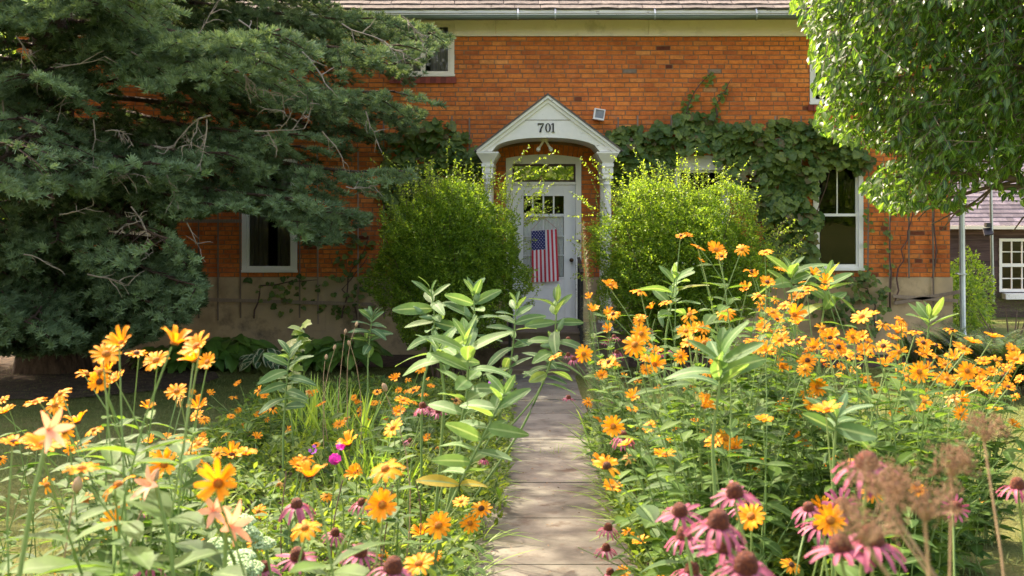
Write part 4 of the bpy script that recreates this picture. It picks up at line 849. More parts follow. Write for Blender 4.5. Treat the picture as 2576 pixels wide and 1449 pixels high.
# ------------------------------------------------------------------ the two shrubs
lt1 = leaf_t(.031, .018, 2, .2, .25)
def shrub(name, label, cx_px, Yc, hw, zlo, zhi, dpt, seed, shoots, side_shoots, nleaf=90000):
    cx = wx(cx_px, Yc); t = thing('clipped_shrub', label, 'shrub', (cx, Yc, 0), 'shrubs flanking the front steps'); n = nleaf
    d = rdir(n); zc = (zhi + zlo) / 2; hz = (zhi - zlo) / 2
    e = 2.25; nd = (np.abs(d[:, 0]) ** e + np.abs(d[:, 1]) ** e + np.abs(d[:, 2]) ** e) ** (-1 / e)
    nz = 1 + .13 * np.sin(d[:, 0] * 6 + seed) * np.sin(d[:, 2] * 7 + seed * 2) + .06 * np.sin(d[:, 0] * 15 + seed) * np.sin(d[:, 2] * 13 - d[:, 1] * 9) + .04 * np.sin(d[:, 2] * 31 + d[:, 0] * 27)
    rad = nd * nz * (1 - np.abs(rng.normal(size=n)) * .075 - .22 * (R(size=n) < .3))
    taper = np.clip(.74 + .42 * (d[:, 2] * nd + 1) / 1.2, .74, 1.0)
    Pt = np.stack([cx + d[:, 0] * rad * hw * taper, Yc + d[:, 1] * rad * dpt * taper, zc + d[:, 2] * rad * hz], 1)
    Pt += (np.sin(Pt * 23 + 3) * .012)
    Dn = nrm(d * np.array([1, 1, .6]) * .8 + rng.normal(size=(n, 3)) * .6 + np.array([0, 0, .3])); U_ = nrm(np.array([0, 0, 1.0]) + rng.normal(size=(n, 3)) * .5)
    m = MB(); m.inst(lt1, frames(Dn, U_), Pt, R(0, .8, n), R(.7, 1.25, n))
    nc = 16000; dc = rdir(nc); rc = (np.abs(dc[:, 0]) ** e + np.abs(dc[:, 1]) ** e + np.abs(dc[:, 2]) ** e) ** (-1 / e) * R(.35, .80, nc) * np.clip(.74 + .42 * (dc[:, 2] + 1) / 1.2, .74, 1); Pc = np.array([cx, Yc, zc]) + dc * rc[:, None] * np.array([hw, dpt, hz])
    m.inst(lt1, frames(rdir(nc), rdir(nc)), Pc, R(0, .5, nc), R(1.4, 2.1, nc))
    # leafy shoots
    st = MB(); LPs, LDs = [], []
    S = []
    for _ in range(shoots):
        a = R(0, 6.28); rr_ = math.sqrt(R()) * .92; x, y = cx + hw * rr_ * math.cos(a), Yc + dpt * rr_ * math.sin(a); z = zc + hz * (1 - rr_ ** 3.2) ** .4 * .93
        S.append(((x, y, z), nrm([(x - cx) * .35 + R(-.2, .2), R(-.25, .2), 1]), R(.12, .42) * (1.25 if R() < .15 else 1)))
    for (sx, sz, L) in side_shoots: S.append(((cx + sx * hw, Yc + R(-.4, .2), sz), nrm([sx * R(.5, 1.2), R(-.3, .3), R(.1, .8)]), L))
    for _ in range(150):
        a = R(0, 6.28); th = R(-.6, .7); dd = np.array([math.cos(a), -abs(math.sin(a)), th]); S.append((np.array([cx, Yc, zc]) + dd * np.array([hw, dpt, hz]) * R(.85, .97), nrm(dd + np.array([0, 0, .35])), R(.05, .20)))
    for p, d_, L in S:
        n_ = max(4, int(L / .028)); s = np.linspace(0, 1, 5); cv = rng.normal(size=3) * .10; c = np.array(p) + np.outer(s * L, d_) + np.outer(s ** 2 * L, cv); st.tubes([c], np.linspace(.0028, .0012, 5)[None], 3)
        f = np.repeat((np.arange(n_) + .5) / n_, 2); pp = np.stack([np.interp(f, s, c[:, k]) for k in range(3)], 1); sd = rdir(len(f)); LPs.append(pp); LDs.append(nrm(d_ * .55 + sd * .8 + np.array([0, 0, -.1])))
    LPs, LDs = np.concatenate(LPs), np.concatenate(LDs); m.inst(lt1, frames(LDs, nrm(np.array([0, 0, 1.0]) + rng.normal(size=LDs.shape) * .4)), LPs, R(.4, 1, len(LPs)), R(.8, 1.35, len(LPs)))
    obj('foliage', m, M_bush, t); 
    for _ in range(60):
        a, b = R(-.25, .25, 2), R(-.8, .8, 2); st.tubes([[(cx + a[0], Yc + a[1] * .6, 0), (cx + b[0] * hw * .5, Yc + b[1] * .3, zc * .6), (cx + b[0] * hw, Yc + b[1] * dpt, zc + R(-.2, .8) * hz)]], [[.014, .009, .004]], 4)
    obj('stem', st, M_bark2, t); return t
shrub('l', 'dense small leaved shrub left of the front steps, part hiding the door and its jamb', 1132, 14.35, .93, .30, 2.52, .80, 1.3, 130, [(1, R(1.95, 2.45), R(.2, .45)) for _ in range(26)] + [(1, R(.9, 1.8), R(.12, .22)) for _ in range(16)] + [(.9, 2.5, .5), (.75, 2.55, .6), (.8, 2.5, .75), (.6, 2.5, .6), (-.5, 2.4, .7), (-.3, 2.4, .7), (0, 2.45, .7), (1, .9, .3), (1, 1.1, .3), (-1, .5, .3), (-1, .8, .3)])
shrub('r', 'dense bright green shrub right of the porch with upright shoots on top', 1712, 14.35, 1.10, .30, 2.48, .85, 4.1, 190, [(1, R(1.2, 1.9), R(.2, .5)) for _ in range(26)] + [(-1, R(1.2, 2.2), R(.1, .35)) for _ in range(24)] + [(-.75, 2.3, .6), (-.5, 2.45, .6), (-.7, 2.4, .5), (.55, 2.45, .5), (-.62, 2.4, .75), (.3, 2.5, .5), (-.35, 2.5, .55)])

# ------------------------------------------------------------------ grape vines on the wall
def grape_t(v):
    nS = 15; an = np.linspace(-math.pi * .92, math.pi * .92, nS); r = .5 + .16 * np.cos(an * 2.5 + .0) * np.array([1]) + .07 * np.sin(an * 9 + v)
    r = .46 + .13 * np.abs(np.cos(an * 1.25)) ** 1.5 + .05 * np.cos(an * 7.5 + v); r[nS // 2] += .13
    V = [(0, .28, 0)] + [(a_r * math.sin(a), .28 + a_r * math.cos(a), -.28 * a_r ** 2 + .10 * abs(math.sin(a)) * a_r + .03 * math.sin(a * 6 + v)) for a, a_r in zip(an, r)]
    V.append((0, .0, -.02)); f = [[0, i + 1, i + 2][::-1] for i in range(nS - 1)] + [[0, nS + 1, 1][::-1], [0, nS, nS + 1][::-1]]
    u = np.ones(len(V)); u[0] = 0; return np.array(V), [np.array(f)], u * .5 + .0
gt = [grape_t(v) for v in (0, 1.3, 2.6)]
def vine(label, polys, n, s=(.085, .16), cat='vine', matl=None, depth=(.05, .34), stems=(), clump=True, hang=.8, low=0.0):
    c0 = np.mean(np.array(polys[0]), 0); t = thing('grapevine', label, cat, (wx(c0[0]), YW - .15, .1)); pts = []
    tot = 0; LPs = []
    for poly in polys:
        pa = np.array(poly, float); x0, y0 = pa.min(0); x1, y1 = pa.max(0)
        k = int(n * (x1 - x0) * (y1 - y0) / 1e5); px, py = R(x0, x1, k), R(y0, y1, k); ok = inpoly(px, py, poly)
        if clump: ok &= (np.sin(px * .045 + 1) * np.sin(py * .06 + px * .02) + R(-.6, 1.3, k)) > .0
        LPs.append(np.stack([px[ok], py[ok]], 1))
    LPs = np.concatenate(LPs); N = len(LPs); lift = R(depth[0], depth[1], N) ** 1.0 * (.6 + .4 * np.sin(LPs[:, 0] * .031) * np.sin(LPs[:, 1] * .045)); Y = YW - .02 - np.maximum(lift, .04)
    Pt = np.stack([(LPs[:, 0] - CX) * Y / F, Y, CH - (LPs[:, 1] - CY) * Y / F], 1)
    D = nrm(np.stack([R(-.9, .9, N), R(-.75, -.15, N), -R(.25, 1.2, N) * hang], 1)); U_ = nrm(np.stack([R(-.5, .5, N), R(-1.3, -.5, N), R(.1, 1.3, N)], 1))
    m = MB(); g_ = rng.integers(0, 3, N)
    for v in range(3): k_ = g_ == v; m.inst(gt[v], frames(D[k_], U_[k_]), Pt[k_], R(0, 1, k_.sum()) ** 1.2, R(s[0], s[1], k_.sum()))
    obj('foliage', m, matl or M_grape, t)
    st = MB()
    for line in stems:
        p = np.array([(wx(a, YW - .06), YW - .06 - R(0, .04), wz(b, YW - .06)) for a, b in line]); p2 = [p[0]]
        for a, b in zip(p[:-1], p[1:]):
            for f in (.25, .5, .75, 1): p2.append(a + (b - a) * f + rng.normal(size=3) * np.array([.02, .008, .02]))
        st.tubes([p2], np.linspace(.014, .005, len(p2))[None], 5)
    if stems: obj('stem', st, M_stem, t)
    return t
vine('thick grapevine covering the brick right of the porch and hanging beside the tall window', [
    [(1535, 335), (1560, 310), (1600, 318), (1660, 308), (1700, 330), (1760, 330), (1830, 300), (1900, 312), (1960, 300), (2030, 300), (2090, 305), (2120, 330), (2200, 400), (2170, 430), (2090, 420), (2055, 450), (2060, 560), (2050, 640), (2060, 700), (1950, 700), (1930, 560), (1880, 500), (1835, 470), (1790, 380), (1700, 385), (1695, 440), (1690, 560), (1560, 560), (1545, 470)],
    [(1700, 290), (1790, 285), (1800, 345), (1700, 345)]], 2300, stems=[[(2010, 800), (2000, 600), (2020, 420), (1960, 340), (1750, 340)], [(1600, 800), (1605, 500), (1580, 350)], [(1995, 780), (2050, 560), (2100, 380)]])
vine('grapevine climbing the trellis left of the porch behind the left shrub', [[(985, 340), (1040, 310), (1110, 300), (1150, 315), (1185, 350), (1205, 380), (1215, 460), (1210, 560), (1090, 600), (1000, 560), (960, 480)]], 2100, stems=[[(1150, 800), (1140, 560), (1100, 350)], [(1130, 600), (1170, 400)]])
vine('sparse low vine over the foundation below the left sash window', [[(620, 700), (700, 690), (850, 690), (930, 660), (945, 780), (860, 800), (780, 770), (700, 790), (640, 760)], [(830, 640), (940, 560), (945, 690), (860, 700)]], 560, s=(.05, .10), hang=.6, depth=(.04, .2), stems=[[(640, 800), (660, 720), (800, 700)], [(860, 800), (880, 700), (930, 600)], [(905, 830), (870, 720), (930, 640)]])
vine('thin climbing vine with bright leaves reaching up the brick above the grapevine', [[(1703, 300), (1715, 255), (1745, 225), (1765, 195), (1795, 178), (1800, 195), (1770, 225), (1745, 265), (1735, 310)], [(1770, 310), (1790, 270), (1800, 235), (1830, 205), (1835, 215), (1815, 260), (1815, 310)]], 1500, s=(.04, .075), matl=M_lightvine, depth=(.03, .09), clump=False, stems=[[(1715, 330), (1735, 250), (1790, 182)], [(1785, 330), (1805, 250), (1835, 205)]])
vine('thin vine strands twining up the bare laths at the right corner of the brick wall', [[(2176, 500), (2194, 500), (2192, 690), (2178, 690)], [(2230, 480), (2262, 480), (2250, 560), (2240, 690), (2222, 690), (2226, 560)]], 420, s=(.045, .085), matl=M_lightvine, depth=(.03, .10), clump=False, stems=[[(2250, 760), (2262, 650), (2290, 560), (2296, 470)], [(2238, 780), (2240, 600), (2238, 440)], [(2345, 700), (2350, 560), (2340, 450)]])
vine('tangle of weedy vine and stems on the foundation below the right sash window', [[(2080, 690), (2180, 680), (2230, 720), (2240, 800), (2200, 850), (2090, 850), (2000, 760), (2010, 690)]], 1300, s=(.04, .09), depth=(.05, .45), stems=[[(2200, 850), (2190, 740), (2150, 690)]])
# ------------------------------------------------------------------ garden: flower templates
def petal_t(L, W, droop, cup, ns=4, r0=.008, notch=.8):
    V = []; U = []
    for i in range(ns + 1):
        t = i / ns; wd = W / 2 * [.42, .82, 1.0, .95, .5][i] if ns == 4 else W / 2
        for c in (-1, 0, 1): V.append((c * wd, r0 + L * t - (.06 * L if (i == ns and c == 0) else 0), cup * L * math.sin(t * 1.6) - droop * L * t * t - .12 * W * (1 - abs(c)))); U.append(abs(c))
    q = [[i * 3 + j, i * 3 + j + 1, i * 3 + j + 4, i * 3 + j + 3] for i in range(ns) for j in range(2)]
    return np.array(V), [np.array(q)], np.array(U)
def flower_mesh(name, n, L, W, droop, cup, r0, matl, jit=.25, layers=1, skip=0.0):
    m = MB()
    for i in range(n):
        if R() < skip: continue
        a = 2 * math.pi * (i + R(-.15, .15)) / n; lay = i % 2
        d = droop * R(1 - jit, 1 + jit) + R(-jit, jit) * .25; p = petal_t(L * R(.86, 1.08), W * R(.85, 1.12), d, cup * R(.6, 1.4) + lay * .06, r0=r0)
        tw = R(-.25, .25); c, s_ = math.cos(tw), math.sin(tw); Rt = np.array([[c, 0, s_], [0, 1, 0], [-s_, 0, c]]); ca, sa = math.cos(a), math.sin(a); Rz = np.array([[ca, -sa, 0], [sa, ca, 0], [0, 0, 1]])
        V = p[0] @ Rt.T @ Rz.T; m.add(V, p[1], R(), p[2])
    return m.mesh(name, matl, (0, 0, 0), True)
def dome_mesh(name, r, h, matl, k=14, rows=6, spike=.0, base=-.003):
    m = MB(); V = []; 
    for i in range(rows + 1):
        t = i / rows; rr_ = r * math.cos(t * math.pi / 2) ** .62 if t < 1 else r * .05; z = base + (h - base) * math.sin(t * math.pi / 2) ** (.95)
        for j in range(k):
            a = 2 * math.pi * (j + .5 * (i % 2)) / k; e = 1 + (spike if (i + j) % 2 else -spike * .5); V.append((rr_ * e * math.cos(a), rr_ * e * math.sin(a), z * (1 + (spike * .3 if (i + j) % 2 else 0))))
    q = [[i * k + j, i * k + (j + 1) % k, (i + 1) * k + (j + 1) % k, (i + 1) * k + j] for i in range(rows) for j in range(k)]
    m.add(np.array(V), [q]); m.big += [list(range(rows * k, rows * k + k)), list(range(k))[::-1]]; return m.mesh(name, matl, (0, 0, 0), True)
HF = [flower_mesh('flower', 13, .031, .0105, .10, .12, .007, M_petal), flower_mesh('flower', 15, .030, .0098, .02, .38, .007, M_petal), flower_mesh('flower', 12, .031, .0105, .40, .06, .007, M_petal), flower_mesh('flower', 14, .029, .0100, .15, .22, .007, M_petal, .6), flower_mesh('flower', 11, .031, .0110, .05, .75, .006, M_petal, .4), flower_mesh('flower', 12, .030, .0105, .25, .2, .007, M_petal, .9, skip=.3)]
HFW = flower_mesh('flower', 12, .026, .010, .5, .25, .007, M_petal2, 1.0, skip=.2)
HC = [dome_mesh('flower_center', .0098, .008, M_disc, spike=.06), dome_mesh('flower_center', .0105, .010, M_disc2, spike=.08)]
CF = [flower_mesh('flower', 14, .047, .0110, .75, .10, .012, M_cpet), flower_mesh('flower', 13, .046, .0105, .35, .05, .012, M_cpet, .8), flower_mesh('flower', 13, .046, .0125, 1.15, .12, .012, M_cpet, .3), flower_mesh('flower', 13, .040, .010, .10, .12, .012, M_cpet, .5)]
CC = [dome_mesh('flower_cone', .0195, .029, M_cone, 18, 8, .09), dome_mesh('flower_cone', .018, .023, M_cone, 18, 8, .07)]

c5 = lambda x, y: (.4676 * x, 771.4 + .4676 * y); c6 = lambda x, y: (805 + .5138 * x, 704.3 + .5138 * y)
c7 = lambda x, y: (1408.7 + .4531 * x, 570.2 + .4531 * y); c8 = lambda x, y: (1408.7 + .4531 * x, 972.7 + .4531 * y)
HEL = {(c5, .4676): "570,255,150;655,200,160;735,255,110s;940,195,170s;1060,215,165;1050,285,150;840,290,130;465,360,110;540,350,130;535,405,130f;325,470,120;190,515,120s;295,530,110;15,505,80;25,565,100;950,455,110;975,495,90;1070,545,110;800,548,80s;415,625,110s;345,670,130f;505,665,100;75,735,170s;240,745,190s;430,740,100;0,820,60;250,960,115f;440,875,190s;635,960,180;840,795,100;885,850,130f;805,910,110;775,1010,70;830,1045,120;1175,950,220f;1000,770,120;965,695,70;1075,740,110;1040,825,110;1320,790,130s;1170,790,90;1665,915,190s;1390,1100,75;1375,1280,100;1640,1190,180;1210,1160,150s;1755,1020,70;1640,820,90;1500,955,50;1100,1050,70;1110,1300,80;1180,1320,60;620,1170,130;560,1265,90;1280,415,50;1255,488,45;1035,455,40;1130,470,45;1395,450,60;1425,480,50;1395,580,50;1280,555,40;1440,605,40;1380,705,55;1210,690,55;1100,605,60;1470,545,60;1690,475,45;1660,458,45;1725,525,60;1830,630,55;1550,660,30;320,1415,60;170,750,80;380,770,70;1000,1050,50;700,1090,60;900,1390,70",
 (c6, .5138): "140,805,90;128,680,50;95,705,55;165,575,40;178,605,45;198,640,35;265,603,45;370,485,50;430,488,45;490,433,65;525,485,35;543,522,40;462,543,55;508,558,50;385,540,45;405,590,80;460,597,50;357,725,95;325,688,35;525,772,45;665,590,50;728,615,40;665,645,50;725,685,35;172,948,75;320,925,170;305,1100,160f;690,1085,90;790,1120,85;735,1190,85f;580,1200,115f;500,1243,80;483,1390,160;310,1352,60;195,1190,35;410,930,35;1290,362,75f;1335,150,55;1415,165,60;1415,420,60;1380,465,60;1312,600,50;1425,715,80f;1390,915,100;1410,25,50s",
 (c7, .4531): "672,52,75;865,130,100;1010,125,80;900,165,60;1225,237,80;1400,262,85;280,325,75;440,360,90;1060,250,80;1085,275,60;1150,310,90;1200,325,70;1350,320,60;1375,345,80;1330,385,65;1105,385,85;510,452,65;585,425,80s;1195,405,60;1245,440,90;295,487,85;182,465,60;718,490,95;920,475,90;1300,490,95;1675,500,110;1735,480,80;1790,545,85;1900,520,90;795,560,90;735,585,90;450,595,100f;415,655,115f;710,640,85;1130,560,90;1175,585,80;1230,565,60;1455,565,100;1510,570,90;1070,640,90;1115,610,60;1320,635,95;1500,620,100;1625,610,100f;1875,585,80;1970,590,100;2175,575,100;2405,610,95s;2290,640,80s;2030,640,70;2090,660,80;1795,665,100;1885,695,110f;1705,650,80;1500,700,100;1560,700,80;1640,720,95;1140,690,100;1205,715,50;1190,660,60;1310,690,60;1395,690,60;1445,680,70;525,765,100f;670,720,90f;290,775,65;475,795,85;430,855,60;230,825,65;1230,780,80;1390,780,50;1720,705,70;1835,720,60;2005,710,90;2190,735,95;2350,745,80;2420,740,80;2530,735,100;2250,690,60;2495,780,70;2550,845,70;2135,765,80;1900,775,70;1995,805,110f;2260,800,100f;2330,805,80;2145,845,100;2475,815,70;1430,890,95f;2030,920,75;2220,870,70;2325,895,100;2430,890,70;1755,890,80;1395,945,75;720,885,80;410,950,95;1120,520,50;1850,830,60;2230,950,60;355,835,40;1450,750,60;1560,780,60;1330,740,60;1250,710,55;1640,800,60",
 (c8, .4531): "400,120,80;160,88,55;295,220,100f;400,225,60;500,222,90;575,280,80;650,245,75;580,380,105s;370,320,115s;260,440,140;810,65,100;800,110,120;740,185,60;785,250,80;1135,185,110s;1035,230,50;855,305,110;920,290,100;980,340,100;795,290,80;1040,320,70;1090,350,60;1030,385,90;1110,420,80;1060,445,90;815,395,80;730,435,75;860,455,85;1300,265,80;1345,300,80;1375,335,80;1370,280,50;1535,245,80;1395,88,95f;1480,130,150s;1370,135,70;1230,125,80;1300,145,70;1500,205,80;2230,75,85f;2225,150,90f;2410,130,90s;2520,210,70;2560,350,50;1510,415,85;1640,420,100;1335,560,60;1190,685,60;770,655,55;445,690,45;1730,590,110;1990,575,130;1500,740,170f;1060,720,160;450,860,90;380,810,50;1285,990,120;350,1030,80;800,1025,60;565,1035,60;1130,500,60;1190,605,60;1920,530,40;2345,630,50;1455,680,100;785,920,50;1320,410,40"}
CON = {(c5, .4676): "1595,1070,170;800,1380,170;790,1100,110;1600,1350,200;1800,1225,120;1420,1410,150", (c6, .5138): "505,625,95;580,645,85;540,640,65;395,620,60;440,790,50;205,1095,110;195,1340,180;355,1420,220;800,880,50;1215,295,60;1215,370,60;1245,390,65;1217,580,55;1410,1220,110;1400,1320,110",
 (c7, .4531): "300,615,70;265,640,60;315,700,70;500,580,50;505,670,50;560,700,50;620,690,50;715,800,70", (c8, .4531): "350,280,120;780,545,90;970,600,250;665,700,240;690,840,200;875,770,300;910,900,280;1380,680,180;1560,660,200f;1705,440,330;1030,1010,320;730,1030,200;1560,900,330;1730,870,330;2190,670,180f;2540,560,200;1025,670,150;1440,780,200;280,1040,120"}
def parse(dct, size, ymin, ymax):
    out = []
    for (fn, s), txt in dct.items():
        for it in txt.split(';'):
            fl = it[-1] if it[-1] in 'sf' else ''; x, y, d = [float(v) for v in it.rstrip('sf').split(',')]; px, py = fn(x, y); Y = min(max(F * size / (d * s), ymin), ymax)
            p = P(px, py, Y); h = p[2] - gz(p[0], Y)
            while h < .30 and Y > ymin: Y *= .95; p = P(px, py, Y); h = p[2] - gz(p[0], Y)
            out.append((p, fl, d * s * Y / F / size))
    return out
hel = parse(HEL, .070, 1.65, 8.6)
for (p, fl, s_) in list(hel):
    if p[1] > 3.2 and R() < (.95 if p[0] > PR else .40) and len(hel) < 430:
        q_ = p + np.array([R(-.16, .16), R(-.25, .25), R(-.16, .03)]); hel.append((q_, '', s_ * R(.75, 1.0)))
con = parse(CON, .088, 1.8, 8.4)
def clampx(x, y, side=None):
    if PL - .10 < x < PR + .10: x = PL - .12 if (x < .05 if side is None else side < 0) else PR + .12
    return x
def cluster(fl, rad, cap):
    fl = sorted(fl, key=lambda f: f[0][1]); C_ = []
    for f in fl:
        x = f[0][0]; b = np.array([clampx(x, 0), f[0][1] + .05]); side = b[0] > .05
        best = None
        for c in C_:
            d = np.linalg.norm(np.mean(c['b'], 0) - b)
            if d < rad * (.6 + b[1] * .12) and len(c['f']) < cap and c['side'] == side and (best is None or d < best[0]): best = (d, c)
        if best: best[1]['f'].append(f); best[1]['b'].append(b)
        else: C_.append({'f': [f], 'b': [b], 'side': side})
    return C_
ORD = ['first', 'second', 'third', 'fourth', 'fifth', 'sixth', 'seventh', 'eighth', 'ninth', 'tenth', 'eleventh', 'twelfth', 'thirteenth', 'fourteenth']
NUM = ['no', 'one', 'two', 'three', 'four', 'five', 'six', 'seven', 'eight', 'nine', 'ten', 'eleven', 'twelve', 'thirteen', 'fourteen', 'fifteen', 'sixteen']
hleaf = [leaf_t(.10, .048, 4, .22, .28), leaf_t(.085, .038, 4, .3, .1)]; cleaf = [leaf_t(.13, .042, 4, .25, .35), leaf_t(.11, .034, 4, .3, .2)]
def stem_curve(b, h, n=9, side=0.0):
    b, h = np.array(b, float), np.array(h, float); H_ = abs(h[2] - b[2]); c = np.array([b[0] * .75 + h[0] * .25 + R(-.16, .16) * H_, b[1] * .75 + h[1] * .25 + R(-.12, .12) * H_, b[2] + (h[2] - b[2]) * R(.45, .72)]); s = np.linspace(0, 1, n)[:, None]
    p = (1 - s) ** 2 * b + 2 * s * (1 - s) * c + s ** 2 * h; return p + np.sin(s * 7 + R(0, 6)) * .006
def leaves_on(curve, leafset, mb, t0, t1, step, size, up=.25, tint=(0, 1), phyl='opp'):
    seg = np.linalg.norm(np.diff(curve, axis=0), axis=1).sum(); n = max(2, int(seg * (t1 - t0) / step)); s = np.linspace(0, 1, len(curve)); pp, dd, uu, ss = [], [], [], []; ph = R(0, 3.14)
    for i in range(n):
        f = t0 + (t1 - t0) * (i + R(-.2, .2)) / n; f = min(max(f, 0.02), .99); p = np.array([np.interp(f, s, curve[:, k]) for k in range(3)])
        for k in range(2):
            a = ph + i * 1.57 + k * math.pi + R(-.35, .35); d = np.array([math.cos(a), math.sin(a), R(up - .35, up + .35)]); pp.append(p); dd.append(d); uu.append((R(-.3, .3), R(-.3, .3), 1)); ss.append(R(size[0], size[1]) * (1.1 - .55 * max(0, f - .5)))
    pp, dd, uu, ss = np.array(pp), np.array(dd), np.array(uu), np.array(ss); g = rng.integers(0, len(leafset), len(pp))
    for v in range(len(leafset)):
        k_ = g == v
        if k_.any(): mb.inst(leafset[v], frames(dd[k_], nrm(uu[k_])), pp[k_], R(tint[0], tint[1], k_.sum()), ss[k_])
def rotmat(n):
    z = Vector([float(v) for v in n]).normalized(); q_ = z.to_track_quat('Z', 'Y'); return (q_.to_matrix() @ Matrix.Rotation(R(0, 6.28), 3, 'Z')).to_4x4()
def add_flower(parent, p, n, me, cme, s, cname, label=None):
    o = bpy.data.objects.new('flower', me); sc.collection.objects.link(o); o.parent = parent; off = Vector([float(v) for v in (np.array(p) - WL[parent.name])])
    o.matrix_local = Matrix.Translation(off) @ rotmat(n) @ Matrix.Scale(float(s), 4)
    if label: o['label'] = label
    c = bpy.data.objects.new(cname, cme); sc.collection.objects.link(c); c.parent = o; return o
def normal_for(fl, lo=.45, hi=1.0):
    if fl == 'f': return nrm([R(-.25, .25), -1, R(.25, .55)])
    if fl == 's': return nrm([R(-.35, .35), R(-.25, .1), 1])
    return nrm([R(-.6, .45), -R(.05, 1.0), R(lo, hi) + .12])
def name_rows(C_, word, grp):
    for side in (False, True):
        L_ = [c for c in C_ if c['side'] == side]
        for c in L_: b = np.mean(c['b'], 0); c['y'] = b[1]; c['px'] = CX + F * b[0] / b[1]
        L_.sort(key=lambda c: c['y']); rows = [[], [], [], []]
        for c in L_: rows[0 if c['y'] < 2.7 else 1 if c['y'] < 4.2 else 2 if c['y'] < 6 else 3].append(c)
        for r_, row in enumerate(rows):
            row.sort(key=lambda c: c['px']); rn = ['nearest row', 'second row', 'middle row', 'far row'][r_]; bed = 'right' if side else 'left'
            for i, c in enumerate(row):
                nf = len(c['f']); k = NUM[nf] if nf < 17 else 'many'; pos = f'{ORD[min(i, 13)]} from left in the {rn} of the {bed} bed' if len(row) > 1 else f'the only one in the {rn} of the {bed} bed'
                c['label'] = f'{word} with {k} bloom{"s" if nf != 1 else ""}, {pos}'
SEEN = []
HCL = cluster(hel, .50, 14); name_rows(HCL, 'yellow heliopsis', 0)
for c in HCL:
    b = np.mean(c['b'], 0); b[0] = clampx(b[0], 0, 1 if c['side'] else -1); z0 = float(gz(*b)); t = thing('heliopsis_plant', c['label'], 'flowering plant', (b[0], b[1], z0), 'yellow heliopsis plants in the garden beds')
    st, lf = MB(), MB(); small = b[1] > 5
    for (p, fl, s_) in c['f']:
        n = normal_for(fl); bb = np.array([b[0] + R(-.10, .10), b[1] + R(-.10, .10), z0]); bb[0] = min(bb[0], PL - .03) if bb[0] < .1 else max(bb[0], PR + .03)
        cv = stem_curve(bb, p - n * .004); st.tubes([cv], np.linspace(.0036, .0021, 9)[None], 5 if not small else 3, R())
        leaves_on(cv, hleaf, lf, .12, .90, .085 if b[1] > 3 else .12, (.7, 1.25) if b[1] > 3 else (1.0, 1.7), tint=(0, .9))
        w = R() < .04; me = HFW if w else HF[rng.integers(0, 6)] if fl != 's' else HF[[1, 3, 4][rng.integers(0, 3)]]
        add_flower(t, p, n, me, HC[0 if R() < .80 else 1], np.clip(s_, .8, 1.45) * (1.10 if p[1] > 2.9 else 1.08) * R(.78, 1.12), 'flower_center', 'withered pale flower' if w else None)
    for _ in range(max(3, int(len(c['f']) * .7))):       # leafy side stems with buds
        f = c['f'][rng.integers(0, len(c['f']))][0]; bb = np.array([b[0] + R(-.12, .12), b[1] + R(-.12, .12), z0]); bb[0] = min(bb[0], PL - .03) if bb[0] < .1 else max(bb[0], PR + .03)
        e = np.array([f[0] + R(-.2, .2), f[1] + R(-.15, .15), z0 + (f[2] - z0) * R(.5, .85)]); cv = stem_curve(bb, e); st.tubes([cv], np.linspace(.0034, .0016, 9)[None], 4, R()); leaves_on(cv, hleaf, lf, .1, .98, .075, (.7, 1.25), tint=(.1, 1))
    obj('stem', st, M_helstem, t); obj('foliage', lf, M_helleaf, t, True)
CCL = cluster(con, .38, 8); name_rows(CCL, 'pink coneflower', 0)
for c in CCL:
    b = np.mean(c['b'], 0); b[0] = clampx(b[0], 0, 1 if c['side'] else -1); z0 = float(gz(*b)); t = thing('coneflower_plant', c['label'], 'flowering plant', (b[0], b[1], z0), 'pink coneflowers in the garden beds')
    st, lf = MB(), MB()
    for (p, fl, s_) in c['f']:
        n = nrm([R(-.22, .22), R(-.35, .05), 1]) if fl != 'f' else nrm([.1, -.9, .5]); bb = np.array([b[0] + R(-.08, .08), b[1] + R(-.08, .08), z0]); bb[0] = min(bb[0], PL - .03) if bb[0] < .1 else max(bb[0], PR + .03)
        cv = stem_curve(bb, p - n * .005); st.tubes([cv], np.linspace(.004, .0028, 9)[None], 5, R()); leaves_on(cv, cleaf, lf, .08, .62, .13, (.7, 1.15), tint=(0, .7))
        i = 3 if fl == 'f' else rng.choice([0, 0, 1, 2]); add_flower(t, p, n, CF[i], CC[0 if R() < .8 else 1], np.clip(s_, .8, 1.25) * R(.80, .98), 'flower_cone')
    obj('stem', st, M_helstem, t); obj('foliage', lf, M_helleaf, t, True)

